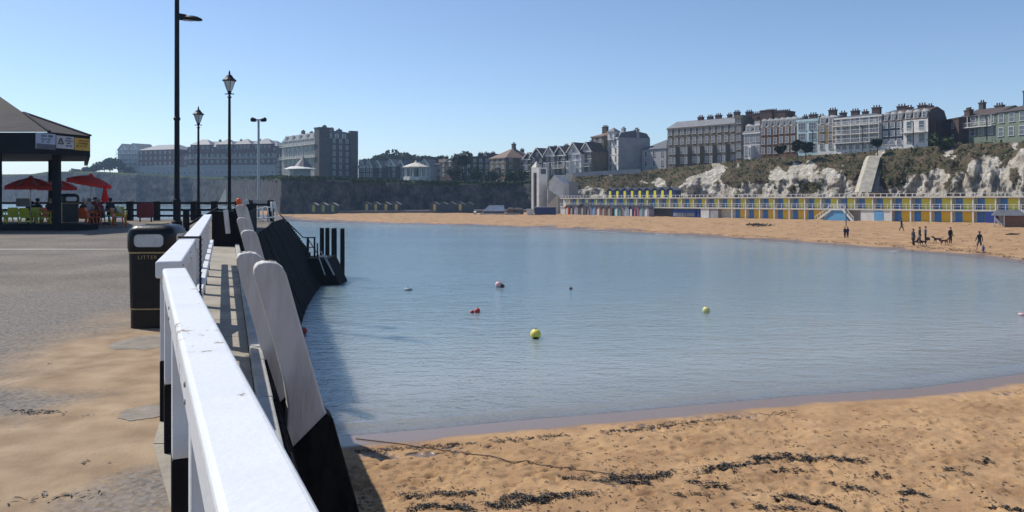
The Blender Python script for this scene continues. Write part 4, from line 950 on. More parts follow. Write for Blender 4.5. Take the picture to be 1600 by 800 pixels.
building('brown stone house with two-storey bay left of the tall white house', 924,246,943,241,270,213,10,4,2, m_stone, ('hip',1.6), m_redtile, (1.1,1.7), gl=m_glass2, band=m_stone, bay=[(0,0),(1,0),(2,0)], chim=[(.1,2.2,1.8)], chm=m_brickd, group=GM)
gl_ = [(818,836,252,248,277,248,'low grey bay-fronted house at the left end of the gabled row'),(829,850,249,245,277,246,'brown gabled house with steep dark roof, leftmost steep gable'),(850,868,246,243,275,243,'white timbered gabled house second in the row'),
       (866,885,244,240,273,242,'brown gabled house with orange roof behind it'),(885,908,241,237,273,240,'white timbered house with tall bay and steep pointed gable'),(908,925,239,236,272,236,'white gabled house with first floor balcony next to the brown stone house')]
for k, (u0,u1,d0,d1,vb,ve,lb) in enumerate(gl_):
    building(lb, u0,d0,u1,d1,vb,ve,12,3,2, [m_stoned,m_tile,m_stone,m_stoned,m_render,m_stone][k], ('gfront',[2.0,3.0,2.9,2.7,3.4,2.7][k],1), m_tile, (1.1,1.5), gl=[m_glass2,m_glass][k % 2], band=m_render if k != 1 else m_stoned, balc=[1] if k in (3,5) else False, bay=[(0,0),(1,0)] if k in (2,4) else (), chim=[(.5,1.5,1.3,.7)] if k else (), group=GM, name='gabled_house', dmat=[m_stoned,m_stoned,m_render,m_stoned,m_render,m_render][k])
building('dark plain roofed building left of the gabled row', 808,268,832,266,277,250,9,2,2, m_stoned, ('gable',1.5), m_slate, (1,1.3), group=GM, name='plain_house')
building('stone villa with pyramid roof and single tall chimney', 765,262,790,254,276,247,12,3,3, m_stone, ('hip',3.4), m_redtile, (1.1,1.6), gl=m_glass2, band=m_stone, side=3, chim=[(.55,1.4,1.5)], chm=m_stoned, group=GM, name='stone_villa')
building('grey stone terrace partly hidden by trees', 718,275,766,270,276,246,9,3,5, m_stoned, ('flat',.4), m_slate, (1.1,1.6), gl=m_glass2, band=m_stoned, chim=[(.15,1.6,1),(.5,1.6,1.2),(.8,1.4,1)], group=GM, name='stone_terrace')
building('dark brown block with flat roof between the bandstand and the trees', 688,290,708,284,277,255,9,3,2, m_brickd, ('flat',.4), m_slate, (1.0,1.5), chim=[(.3,1.5,1)], group=GM, name='brick_block')
GG = 'small houses with white gables far behind the shaded cliff'
for u0,u1,ve,lb,n in ((560,583,262,'small double-gabled house next to the grand hotel',2),(583,598,262,'small house with one dark gable, second from the grand hotel',1),(602,620,260,'small house with tall dark gable left of the bandstand',1),(620,634,262,'small white-gabled house touching the bandstand',1),(655,673,260,'small white-gabled house right of the bandstand',1)):
    building(lb, u0,318,u1,315,278,ve,10,2,2*n, m_renderg if 'white' in lb else m_stoned, ('gfront',2.9,n), m_slate, (1.0,1.5), group=GG, name='gabled_cottage', chim=[(.9,.8,1.2)])
for u0,u1,ve,vb,d,lb,n,rf in ((636,654,262,278,322,'small grey house directly behind the bandstand roof',1,('hip',2.6)),(674,690,257,277,320,'grey roofed house left of the dark brown block',2,('gable',2.4)),(698,720,255,277,318,'long low roof seen above the dark evergreens',3,('gable',2.6)),(745,764,250,276,300,'pale gabled house behind the stone terrace',2,('gfront',2.6,2)),(790,808,249,276,285,'brown roofed house between the stone villa and the plain building',2,('hip',2.8)),(596,604,259,277,322,'narrow house in the gap of the small gabled cottages',1,('hip',2.4))):
    building(lb, u0,d,u1,d-3,vb,ve,9,2,2*n, m_stoned if n != 2 else m_stone, rf, m_slate if n != 2 else m_tile, (1.0,1.4), gl=m_glass2, group=GG, name='background_house', chim=[(.2,1.2,1.0),(.8,1.2,1.0)])
# bandstand
r = thing('bandstand', 'white octagonal bandstand with shallow pale roof on the cliff top', 'bandstand', W(650,279,262))
MB().lathe([(4.2,-3),(4.2,.5),(4.0,.55)], (0,0,0), 8, rot=R(22)).build('plinth', m_render, r)
for k in range(8): a = 2*math.pi*(k+.5)/8; MB().tube([(3.7*math.cos(a),3.7*math.sin(a),.5),(3.7*math.cos(a),3.7*math.sin(a),3.6)], .14, 6).build('column', m_render, r)
MB().lathe([(4.6,3.6),(4.6,3.8),(2.2,4.7),(.6,5.2),(.1,6.0)], (0,0,0), 8, rot=R(22)).build('roof', m_cream, r)
# pavilion with cone roof in front of the hotel
r = thing('pavilion', 'small pavilion with dark cone roof and white skirt in front of the grand hotel', 'pavilion', W(469,277,262))
MB().lathe([(3.4,-3),(3.4,2.6)], (0,0,0), 10).build('wall', m_renderg, r); MB().lathe([(5.2,2.6),(5.0,2.8),(3.0,3.5)], (0,0,0), 12).build('skirt_roof', m_render, r); MB().lathe([(3.0,3.5),(1.7,5.0),(.25,6.6),(.05,7.4)], (1.0,0,0), 10).build('cone_roof', m_slate, r)
# left buildings
r, L_, H_ = building('grand hotel block with mansard dormers and clustered chimneys', 441,338,496,312,277,218,17,6,8, mat('hotel_pale_stone', (.40,.37,.32), (.28,.26,.23), .5, .9), ('mansard',2.2,1.6), m_slate, (1.2,1.8), gl=m_glass2, side=6, band=m_renderg, dorm=5, balc=[3,5], wallside=m_stoned, group=None, name='grand_hotel', cat='hotel',  # pale front, dark side wall: light and shade put into the wall colours
    chim=[(.06,2.4,2.2),(.3,2.4,1.2),(.5,2.4,1.4),(.66,2.6,3.0),(.84,3.4,1.6)])
mb = MB(); mb.box(L_-1.5,-.6,-4,L_+2.8,3.8,H_+3.8); mb.box(L_-1.7,-.8,H_+3.4,L_+3.0,4.0,H_+3.81); mb.build('corner_tower', m_stoned, r)
mb = MB(); mb.box(L_-1.0,13.9,-4,L_+.9,17.2,H_+3.2); mb.build('stair_tower', m_stoned, r)
for k, yv in enumerate((5.2, 8.2, 11.4)):
    mb = MB(); mb.box(L_-1.2,yv-.8,H_,L_+.1,yv+.8,H_+1.7); d_ = mb.build('dormer', m_render, r)
    add_win(d_, L_+.1, yv, H_+.2, 1.0, 1.3, math.pi/2, None, m_glass2, 'thin', 'pane')
chimney(r, L_-1.2, 9.9, H_+1.9, 1.8, 1.6, 1.6, m_stoned)
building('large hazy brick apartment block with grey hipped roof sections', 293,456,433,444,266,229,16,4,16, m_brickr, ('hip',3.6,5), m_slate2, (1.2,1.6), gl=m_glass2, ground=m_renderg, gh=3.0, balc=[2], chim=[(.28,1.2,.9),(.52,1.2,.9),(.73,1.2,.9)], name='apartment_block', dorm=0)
ab = bpy.data.objects['apartment_block']
_A = Vector((PX(293,456), 456)); _B = Vector((PX(433,444), 444)); _L = (_B-_A).length; _H = PZ(229,450)-PZ(266,450)
for (a, b) in ((.05,.27),(.34,.52),(.55,.72),(.76,.95)):
    mb = MB(); mb.box(_L*a,-1.2,_H-3,_L*b,6,_H+1.2); w2_ = mb.build('projecting_bay', m_brickr, ab)
    mb = MB(); hip(mb, _L*(b-a), 9, _H+1.203, 3.3, .5, None, 0, _L*a, -1.2); mb.build('bay_roof', m_slate2, ab)
    for k in range(4): add_win(w2_, _L*a+_L*(b-a)*(k+.5)/4, -1.2, _H-1.0, 1.1, 1.5)
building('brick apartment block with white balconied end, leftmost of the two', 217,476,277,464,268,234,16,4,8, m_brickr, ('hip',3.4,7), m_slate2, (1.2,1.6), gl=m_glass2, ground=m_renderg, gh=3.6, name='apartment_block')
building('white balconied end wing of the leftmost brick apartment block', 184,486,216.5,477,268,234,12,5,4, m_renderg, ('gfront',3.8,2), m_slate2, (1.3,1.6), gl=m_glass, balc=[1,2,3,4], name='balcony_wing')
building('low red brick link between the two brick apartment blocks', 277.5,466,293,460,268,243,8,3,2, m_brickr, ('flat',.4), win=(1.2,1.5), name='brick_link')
building('long low white seafront podium under the brick apartment blocks', 212,466,430,440,275,262,5,1,26, m_renderg, ('flat',.5), win=(1.3,1.4), name='seafront_podium')
building('low grey building between the apartment blocks and the grand hotel', 432,352,450,348,277,246,8,4,3, m_stoned, ('flat',.4), win=(1.2,1.4), name='grey_block')
# trees: green hill of trees and single trees
k = 0
for (u, vb, d, h, r_) in ((578,272,430,8.5,6.5),(596,272,430,11,7.5),(614,272,435,13.2,8.5),(632,272,435,11.8,8),(650,272,435,10.6,7.5),(668,272,435,10,7),(686,272,430,9.4,6.5),(702,272,425,8.4,6)):
    tree(['dark rounded tree on the skyline, first of the hill of trees after the hotel','dark rounded tree, second of the hill of trees','tallest dark tree at the crest of the wooded hill','dark tree just right of the crest of the wooded hill','dark tree behind the bandstand roof','dark tree behind the small house right of the bandstand','bare-topped tree above the dark brown block','last bare-topped tree of the wooded hill'][k], u, vb, d, h, r_, 1100, m_leaf, leaf=.8, lobes=10, squash=.6); k += 1
for (u, vb, d, h, r_, nm, lb, mm) in ((722,277,262,8.6,4.0,'tree','tall dark evergreen in front of the grey stone terrace',m_leafd),(742,281,255,4.8,3.8,'tree','broad dark evergreen right of the tall one',m_leafd),(708,282,255,5.2,4.4,'shrub','wide dark shrub at the cliff edge left of the evergreens',m_leafd),
    (772,284,250,4.4,4.0,'shrub','large round dark shrub in front of the stone villa',m_leafd),(800,285,247,3.6,3.2,'shrub','green shrub on the cliff edge right of the large round one',m_leaf),(815,285,246,4.0,2.6,'shrub','small green shrub by the lift tower',m_leaf),
    (1217,245,191,2.8,1.8,'shrub','dark round bush in front of the brown brick houses',m_leafd),(1246,242,187,3.2,1.8,'tree','small spreading tree in front of the pale blue building',m_leafd),(1259,241,186,2.9,1.7,'tree','small tree just right of the spreading one by the pale blue building',m_leafd),(1371,236,172,2.4,1.2,'tree','small round tree in front of the white balcony hotel',m_leafd),
    (1470,228,160,2.2,2.2,'shrub','rounded green bush below the bare brick gable end',m_leaf),(188,270,470,8.0,5.2,'tree','hazy tree before the white balconied wing',m_leafd),(172,270,478,9.0,6,'tree','hazy tall tree left of the white balconied wing',m_leafd),(150,270,486,5.8,4.8,'tree','hazy tree farther left on the cliff top',m_leafd),(135,270,492,4.2,4.4,'shrub','hazy low shrub at the left end of the cliff top trees',m_leafd),(118,270,500,3.0,4.2,'shrub','hazy shrub nearest the bare cliff top on the left',m_leafd),(163,270,482,7.0,5.4,'tree','hazy rounded tree between the two taller hazy trees',m_leafd),(204,272,466,4.4,4.0,'shrub','pale hazy shrub at the foot of the balconied wing',m_leafd)):
    tree(lb, u, vb, d, h, r_, 520, mm, name=nm, leaf=.38 if d < 300 else .7)
# clifftop wall by the white houses
mb = MB(); a = W(896,273,234); b = W(1001,267,226); mb.bar(a, b, .4, 1.2); tag(mb.build('clifftop_wall', m_renderg), 'low grey wall along the cliff edge in front of the white house', 'wall')
for (u, v0, v1, d) in ((1322-52,204,239,176),(1348,198,236,170),(1462,186,228,160),(1542,185,220,152),(1427,190,228,163)):
    o = MB().tube([(0,0,0),(0,0,(v1-v0)*d/FX)], .09, 6).tube([(0,0,(v1-v0)*d/FX),(-.9,-.6,(v1-v0)*d/FX+.1)], .08, 5).build('street_lamp', m_steel); o.location = W(u, v1, d)
    tag(o, {1270:'dark street lamp before the pale blue building',1348:'dark street lamp in front of the white balcony hotel',1462:'dark street lamp beside the bare brick gable',1542:'dark street lamp before the sage green villa',1427:'dark street lamp in front of the white house with verandah'}[u], 'street lamp', 'street lamps along the cliff road')

# ------------------------------------------------------------------ lift tower and stair house
r = thing('lift_tower', 'tall white concrete cliff lift tower with a dark vertical slot and small pyramid cap', 'tower', (PX(843,222), 222, -3.9), R(-48))
H_ = PZ(262,222)+3.9
mb = MB(); mb.box(-2.1,-2.1,0,-1.1,2.1,H_); mb.box(-1.1,-1.6,0,.7,2.1,H_); mb.box(.7,-2.1,0,1.9,2.1,H_); mb.box(-1.1,-2.1,H_-1.4,.7,-1.6,H_)
mb.build('shaft', m_render, r)
MB().box(-1.1,-1.62,.1,.7,-1.603,H_-1.5).build('dark_slot', m_stoned, r); r.scale = (.76,.76,1)
MB().box(1.9,-1.2,H_-1.8,1.95,1.4,H_-.4).build('side_window', m_glass, r)
mb = MB(); hip(mb, 2.6,2.6,H_+.003,1.8,.05,x0=-2.1,y0=-2.1); mb.build('pyramid_cap', m_cream, r)
r = thing('stair_house', 'angular white concrete stair house joining the lift tower to the cliff', 'stair house', (PX(872,216), 216, -3.9)); O = r.location
q = lambda u, v, d: W(u, v, d)-O
def slab(pts, d, dep, nm, m, dx=2.0):
    n = len(pts); vs = [q(u, v, d) for u, v in pts]+[q(u, v, d)+Vector((dx, dep, 0)) for u, v in pts]
    return MB().add(vs, [tuple(range(n)), tuple(range(n, 2*n))[::-1]]+[(i, (i+1) % n, n+(i+1) % n, n+i) for i in range(n)]).build(nm, m, r)
slab([(856,336),(880,336),(880,311),(870,300),(862,293),(856,290)], 218, 5, 'lower_block', m_renderg)
slab([(858,297),(880,311),(880,287),(866,273),(858,284)], 216.5, 6, 'upper_block', m_render, 3)
slab([(880,312),(889,312),(889,284),(882,284)], 220, 6, 'link_block', m_renderg, 3)
slab([(878,284),(892,284),(895,272),(880,273)], 221, 3, 'sloping_roof', m_cream, 1)
slab([(854,322),(857,325),(872,308),(872,304)], 213, .4, 'stair_parapet', m_cream, .1)
mb = MB()
for k in range(8): a = q(856+2*k, 323-2.2*k, 213.5); mb.box(a.x, a.y, -1, a.x+.36, a.y+1.2, a.z)
mb.build('steps', m_cream, r)

# ------------------------------------------------------------------ beach hut terrace
A = Vector((13.4, 210)); DR = Vector((.617, -.787)); LT = 122.0
rz = math.atan2(DR.y, DR.x); root = thing('beach_hut_terrace', 'long two-storey cream terrace of beach huts with yellow and blue doors', 'beach huts', (A.x, A.y, PZ(335.3,210)), 0)
root.rotation_euler = (0, -.0066, rz)
Z1, Z2, Z3 = 2.2, 4.15, 4.85
def S(u):          # distance along the terrace front seen at pixel column u
    k = (u-800)/FX; return (k*A.y-A.x)/(DR.x-k*DR.y)
MB().box(-1,1.0,-1.5,LT,5.0,Z2-.02).build('back_wall', m_cream, root)
MB().box(-1,-.15,Z1-.28,LT,.999,Z1).build('balcony_slab', m_cream, root)
MB().box(-1,-.25,Z2,LT,7.5,Z2+.24).build('roof_slab', m_cream, root)
MB().box(-1,-.3,-1.5,LT,.999,-.05).build('floor_slab', m_conc, root)
mb = MB(); x = -1.0
mb.box(-1,-.22,Z3+.02,LT,-.14,Z3+.10)
while x < LT-.1: mb.box(x-.06,-.24,Z2+.24,x+.06,-.12,Z3+.02); x += 1.12
x = -1.0
mb.build('roof_railing', m_render, root)
mb = MB(); mb.box(-1,-.12,Z1+.80,LT,-.06,Z1+.88); mb.box(-1,-.12,Z1+.42,LT,-.07,Z1+.47); x = -1
while x < LT: mb.box(x-.04,-.12,Z1,x+.04,-.05,Z1+.8); x += 1.12
mb.build('balcony_railing', m_render, root)
sp = 3.38; s0 = S(1144)-sp*16
col_me = None; dr = {}
def dcopy(key, builder, loc, nm):
    if key not in dr: o = builder(); dr[key] = o.data
    else: o = bpy.data.objects.new(nm, dr[key]); COL.objects.link(o); o.parent = root
    o.location = loc; return o
i = 0; x = s0
while x < LT:
    if x > S(880):
        dcopy('colu', lambda: MB().box(-.10,0,Z1,.10,.22,Z2).build('column', m_render, root), (x,-.1,0), 'column')
        dcopy('div', lambda: MB().box(-.07,.25,Z1,.07,.99,Z2).build('divider', m_cream, root), (x,0,0), 'divider')
        dcopy('du_b', lambda: MB().box(-.5,0,0,.5,.06,1.85).build('upper_blue_door', m_blue, root), (x+.85,.93,Z1), 'upper_blue_door')
        dcopy('du_y', lambda: MB().box(-.85,0,0,.85,.06,1.85).build('upper_yellow_door', m_yel2 if 1 else m_yel, root), (x+2.35,.93,Z1), 'upper_yellow_door')
    lx = x
    openb = (S(1124) < lx < S(1272)) or (S(1385) < lx < S(1530))
    if openb or lx > S(1600):
        dcopy('coll', lambda: MB().box(-.12,0,-.05,.12,.25,Z1-.28).build('column', m_render, root), (lx,-.1,0), 'column')
        dcopy('dl_b', lambda: MB().box(-.55,0,0,.55,.06,1.85).build('lower_blue_door', m_blue, root), (lx+.75,.93,-.02), 'lower_blue_door')
        dcopy('dl_y', lambda: MB().box(-.95,0,0,.95,.06,1.85).build('lower_yellow_door', m_yel, root), (lx+2.3,.93,-.02), 'lower_yellow_door')
        dcopy('rec', lambda: MB().box(-.1,0,0,.1,.05,1.85).build('recess_panel', m_mesh, root), (lx+3.1,.94,-.02), 'recess_panel')
    x += sp
# closed ground floor pieces
MB().box(-1,.0,-.05,S(1015),.99,Z1-.28).build('closed_front', m_render, root)
MB().box(S(1015),.6,-.05,S(1048),.99,Z1-.28).build('dark_panel', m_stoned, root)  # dark panel set back under the balcony slab
MB().box(S(1050),.2,-.05,S(1086),.99,Z1-.5).build('blue_cafe_front', m_deepblue, root)
mb = MB()
for k in range(8): s_ = S(1051)+k*(S(1084)-S(1051))/8; mb.box(s_+.15,.14,.2,s_+.75,.199,.95)
mb.build('cafe_window', m_glass2, root)
MB().box(S(1088),.2,-.05,S(1092),.99,Z1-.3).build('navy_door', m_deepblue, root)
MB().box(S(1095),.0,-.05,S(1108),.99,Z1-.28).build('white_front', m_render, root)
MB().box(S(1110),.0,-.05,S(1122),.99,Z1-.28).build('shutter', m_renderg, root)
MB().box(S(1345),.0,-.05,S(1393),.99,Z1-.28).build('white_front', m_render, root)
MB().box(S(1366),-.06,-.02,S(1380),-.001,Z1-.34).build('light_blue_door', m_lblue, root)
MB().box(S(1540),-.3,-.02,S(1556),1.0,Z1-.35).build('blue_kiosk_front', m_deepblue, root)
# double stair in front with light blue wall
a, b = S(1282), S(1343)
st = thing('double_staircase', 'white double staircase over a light blue wall in the middle of the beach huts', 'staircase', (0,0,0)); st.parent = None
M_ = Matrix.Translation(root.location) @ root.rotation_euler.to_matrix().to_4x4()
st.matrix_world = M_
zt = Z1-.3; xa, xb, xc, xd = S(1281), S(1306), S(1325), S(1341)
mb = MB(); mb.add([(xa+.8,-1.5,-.6),(xd-.8,-1.5,-.6),(xc-.1,-1.5,zt),(xb+.1,-1.5,zt),(xa+.8,-.4,-.6),(xd-.8,-.4,-.6),(xc-.1,-.4,zt),(xb+.1,-.4,zt)], [(0,1,2,3),(4,7,6,5),(0,4,5,1),(1,5,6,2),(2,6,7,3),(3,7,4,0)])
mb.build('light_blue_wall', m_lblue, st)
for (x0_, x1_, nm) in ((xa, xb, 1), (xd, xc, 1)):
    mb = MB(); mb.bar((x0_,-1.62,-.25),(x1_,-1.62,zt+.05), .2, .32); mb.build('stringer', m_render, st)
    mb = MB(); mb.bar((x0_,-1.62,.65),(x1_,-1.62,zt+.95), .08, .10)
    for k in range(7): t = k/6; xx = x0_+(x1_-x0_)*t; zz = -.2+(zt+.2)*t; mb.box(xx-.04,-1.65,zz,xx+.04,-1.58,zz+.95)
    mb.build('hand_rail', m_render, st)
MB().box(xb-.2,-1.7,zt,xc+.2,-.3,zt+.22).build('landing', m_render, st)
mb = MB(); mb.box(xb-.2,-1.68,zt+.95,xc+.2,-1.60,zt+1.03)
for k in range(6): xx = xb+(xc-xb)*k/5; mb.box(xx-.04,-1.68,zt+.22,xx+.04,-1.6,zt+.95)
mb.build('landing_rail', m_render, st)
# row of navy huts with yellow doors on the roof
def to_world(x, y, z): return M_ @ Vector((x, y, z))
def hut(label, loc, rz, w=2.0, h=2.3, dp=2.2, wall=None, door=None, group=None, roofm=None, dw=.7, dh=1.7, name='beach_hut'):
    r = thing(name, label, 'beach hut', loc, rz, group)
    mb = MB(); mb.add([(-w/2,0,-.3),(w/2,0,-.3),(w/2,0,h*.76),(0,0,h-.03),(-w/2,0,h*.76),(-w/2,dp,-.3),(w/2,dp,-.3),(w/2,dp,h*.76),(0,dp,h-.03),(-w/2,dp,h*.76)], [(0,1,2,3,4),(5,9,8,7,6),(0,4,9,5),(1,6,7,2)]); mb.build('wall', wall, r)
    mb = MB(); mb.bar((-w/2-.15,dp/2,h*.70),(0,dp/2,h+.03), dp+.4, .08, up=(0,0,1)); mb.bar((w/2+.15,dp/2,h*.70),(0,dp/2,h+.03), dp+.4, .08); mb.build('roof', roofm or m_slate, r)
    MB().box(-dw/2,-.06,0,dw/2,-.003,dh).build('door', door, r)
    return r
def S_at(u, y):
    lo, hi = -20, LT+20
    for _ in range(40):
        m_ = (lo+hi)/2; p = to_world(m_, y, 0)
        if 800+FX*p.x/p.y < u: lo = m_
        else: hi = m_
    return lo
for k, u in enumerate((953.5,965,976.5,988,1000,1011.8,1023.6,1035.4,1048)):
    s_ = S_at(u, 1.2); p = to_world(s_, 1.2, Z2+.25)
    hut(['leftmost','second','third','fourth','middle','sixth','seventh','eighth','rightmost'][k]+' navy hut with bright yellow door on the terrace roof', p, rz, 2.35, 2.35, 2.2, m_navy, m_yel3, 'navy huts on the terrace roof', dw=.72, dh=1.6)
# coloured huts on the sand
ch = [(886,m_orange,'small orange and white stall on the sand','hut'),(893,m_stoned,'narrow dark shed beside the orange stall',''),(900,mat('mauve_paint', (.42,.38,.48)),'pale mauve hut left of the dark gabled hut',''),(910,m_stoned,'widest dark gabled hut with grey front',''),
      (921,mat('mauve_paint', (.42,.38,.48)),'pale mauve hut right of the dark gabled hut',''),(928,mat('sky_paint', (.08,.30,.65)),'bright sky-blue hut on the sand',''),(935,mat('brick_paint', (.5,.2,.15)),'low reddish and white hut',''),(943,m_wood,'brown boarded hut, left of a matching pair',''),(952,m_wood,'brown boarded hut, right of a matching pair',''),
      (963,mat('teal_paint', (.10,.38,.42)),'teal hut next to the brown pair',''),(971,m_renderg,'grey hut between the teal and pale blue huts',''),(979,mat('ice_paint', (.45,.58,.70)),'pale icy-blue hut on the sand',''),(986,m_navy,'navy hut left of the pink hut',''),(994,mat('pink_paint', (.70,.22,.33)),'bright pink hut on the sand',''),(1002,mat('teal_paint', (.10,.38,.42)),'teal hut right of the pink hut',''),(1010,mat('mauve_paint', (.42,.38,.48)),'mauve-grey hut at the right end of the coloured row','')]
for k, (u, mm, lb, _) in enumerate(ch):
    s_ = S_at(u, -3.2); p = to_world(s_, -3.2, -.1); p.z = gz(p.x, p.y)-.05
    ww = 2.9 if 'widest' in lb else 1.35
    hut(lb, p, rz, ww if k not in (7,8) else 1.8, 2.5 if ww < 2 else 3.0, 1.8, mm, [m_render,m_stoned,m_renderg][k % 3] if mm not in (m_stoned, m_wood) else m_renderg, 'coloured huts on the sand in front of the terrace', dw=.6, name='beach_hut')
# blue container, white box and blue roofed kiosk at the foot of the lift tower
def fat(u, d): return (PX(u,d), d)
r = thing('blue_container', 'long blue container on the sand below the lift tower', 'container', (PX(835.5,203), 203, -3.85), R(-3)); wv = 33*203/FX
MB().box(0,0,0,wv,2.4,2.0).build('body', mat('container_blue', (.02,.045,.17), (.015,.035,.13), 2, .5), r)
mb = MB()
for k in range(14): x = .2+k*(wv-.4)/13; mb.box(x-.05,-.05,.1,x+.05,-.001,1.9)
mb.build('rib', m_navy, r); MB().box(-.06,-.06,2.0,wv+.06,2.46,2.12).build('top_edge', m_galv, r)
r = thing('white_cabin', 'small white cabin left of the blue container', 'cabin', (PX(823.5,203), 203, -3.85)); MB().box(0,0,0,1.7,1.8,1.5).build('body', m_render, r); MB().box(-.05,-.05,1.5,1.75,1.85,1.6).build('roof', m_galv, r)
r = thing('slope_roofed_kiosk', 'low kiosk with a sloping blue-grey roof on the sand by the shaded cliff', 'kiosk', (PX(754,205), 205, -3.9)); wv = 35*205/FX
mb = MB(); mb.add([(0,0,1.0),(wv,0,1.0),(wv-.3,1.5,2.5),(1.6,1.5,2.5),(wv,4,1.0),(0,4,1.0),(1.6,2.5,2.5),(wv-.3,2.5,2.5)], [(0,1,2,3),(0,3,6,5),(3,2,7,6),(1,4,7,2),(4,5,6,7),(0,5,4,1)]); mb.build('roof', mat('blue_grey_roof', (.17,.21,.30), (.13,.16,.23), 1, .5), r)
MB().box(.3,.3,0,wv-.2,3.8,.99).build('body', m_stoned, r); MB().box(-.6,-.9,-.1,wv+4,-.6,.55).build('low_white_fence', m_renderg, r)
for (u, lb, mm, h, w_) in ((742,'small white bin on the sand left of the sloping kiosk roof',m_render,1.1,.6),(798,'tan beach stall just right of the sloping kiosk roof',m_wood,2.0,1.8),(810,'dark stall heaped with goods beside the tan one',m_stoned,1.9,2.6)):
    d = 206; r = thing('beach_stall' if w_ > 1 else 'white_bin', lb, 'stall' if w_ > 1 else 'bin', (PX(u,d), d, -3.9))
    MB().box(-w_/2,0,0,w_/2,1.2,h*.75).build('body', mm, r); mb = MB(); hip(mb, w_, 1.2, h*.75+.003, h*.25, .12, x0=-w_/2); mb.build('lid' if w_ < 1 else 'roof', mm if w_ < 1 else m_tile, r)
# dark huts at the foot of the shaded cliff
GB = 'dark huts at the foot of the shaded cliff'
hs = [(490,0),(505,0),(520,0),(573,1),(587,1),(603,1),(619,1),(679,1),(693,2),(706,2),(719,1),(733,2)]
ho = ['first','second','third','fourth','fifth','sixth','seventh','eighth','ninth','tenth','eleventh','last']
m_tealh = mat('dark_teal_boards', (.05,.08,.11), (.035,.06,.08), 2, .7); m_lightroof = mat('pale_hut_roof', (.30,.29,.27), None, 2, .7)
m_gdoor = mat('green_yellow_door', (.30,.36,.10), None, 2, .6); m_ydoor = mat('dull_yellow_door', (.62,.46,.12), None, 2, .6)
for k, (u, t) in enumerate(hs):
    d = 216 if u < 525 else 225
    hut(ho[k]+' dark hut from the left under the shaded cliff, '+['green door','yellow door','no bright door'][t], (PX(u,d), d, PZ(331 if u < 525 else 329, d)), 0, 2.5, 2.4, 2.2, m_tealh, [m_gdoor, m_ydoor, m_tealh][t], GB, m_lightroof, dw=.75, dh=1.8)
# wooden hut and red stall at the right
r = thing('wooden_cabin', 'brown wooden cabin with dark roof and open porch at the right of the beach', 'cabin', (PX(1553,117), 117, -3.2), R(-26))
wv = 3.9; mb = MB(); mb.box(1.3,.0,-.6,wv,2.6,1.75); mb.build('cabin_wall', m_wood, r)
mb = MB(); mb.add([(-.15,-.3,1.6),(wv+.2,-.3,1.6),(wv+.2,2.9,1.6),(-.15,2.9,1.6),(.5,1.3,2.45),(wv-.6,1.3,2.45)], [(0,1,5,4),(1,2,5),(2,3,4,5),(3,0,4),(0,3,2,1)]); mb.build('roof', m_slate, r)
for x in (.05, 1.2): MB().box(x,-.15,-.6,x+.14,0,1.62).build('porch_post', m_render, r)
MB().box(wv-.05,-.04,-.6,wv+.08,-.001,1.7).build('corner_board', m_render, r)
MB().bar((.1,-.1,1.2),(.9,-.1,.2), .12, .3).build('leaning_board', m_render, r)
r = thing('red_stall', 'red and white stall cut by the right edge of the picture', 'stall', (PX(1594,119), 119, -3.2))
MB().box(0,0,.0,2.6,2,.75).build('white_base', m_render, r); MB().box(.03,.03,.75,2.57,1.97,1.7).build('red_wall', mat('stall_red', (.4,.03,.05)), r); mb = MB(); hip(mb, 2.6,2,1.703,.7,.2); mb.build('roof', m_renderg, r)
# tall lamp before the huts
d = 112; r = thing('beach_lamp_post', 'slim grey lamp post with white head in front of the beach huts', 'lamp post', (PX(1322,d), d, PZ(348,d))); h = PZ(303,d)-PZ(348,d)
MB().tube([(0,0,-.5),(0,0,h)], .07, 8).build('pole', m_stoned, r); MB().bar((0,0,h),(.95,0,h+.35), .25, .16).build('lamp_head', m_render, r, bevel=.04)

# ------------------------------------------------------------------ seafront kiosk
C1 = Vector((PX(77,32.3), 32.3)); C2 = Vector((PX(141,34.6), 34.6)); C0 = Vector((-44, 32.3)); C3 = Vector((PX(137,46), 46)); 
r = thing('seafront_kiosk', 'dark roofed open seafront shelter with signs along its fascia', 'shelter', (C1.x, C1.y, 0)); O2 = C1.copy()
def K(p, z): return Vector((p[0]-O2.x, p[1]-O2.y, z))
zb, zt = 3.17, 4.03
m_fas = mat('dark_fascia', (.009,.010,.015), (.014,.015,.020), 2, .7, .1, spec=.1)
mb = MB(); ring = [C0, C1, C2, C3]
for a, b in ((C0,C1),(C1,C2),(C2,C3)):
    d_ = (b-a).normalized(); n_ = Vector((d_.y, -d_.x)); i_ = -n_*.18
    mb.add([K(a,zb),K(b,zb),K(b,zt),K(a,zt),K(a+i_,zb),K(b+i_,zb),K(b+i_,zt),K(a+i_,zt)], [(0,1,2,3),(4,7,6,5),(0,4,5,1),(3,2,6,7),(0,3,7,4),(1,5,6,2)])
mb.build('fascia', m_fas, r)
m_kroof = mat('weathered_grey_roof', (.065,.058,.056), (.045,.042,.040), 1.2, .9, .5, 12, spec=.15)
Q1 = Vector((PX(37,38.5), 38.5)); z1 = PZ(176.5, 38.5); Q0 = Vector((-44, 37.2)); A1 = Vector((-28.0, 41.5)); z2 = 7.6; Q3 = Vector((PX(36,43), 43))
mb = MB(); mb.add([K(C0,zt+.02),K(C1,zt+.02),K(C2,zt+.02),K(C3,zt+.02),K(Q1,z1),K(Q0,z1),K(Q3,z1)], [(0,1,4,5),(1,2,4),(2,3,6,4)])
mb.add([K(C0,zb+.25),K(C1,zb+.25),K(C2,zb+.25),K(C3,zb+.25),K((-44,47),zb+.25)], [(0,1,2,3,4)])
mb.build('lower_roof', m_kroof, r)
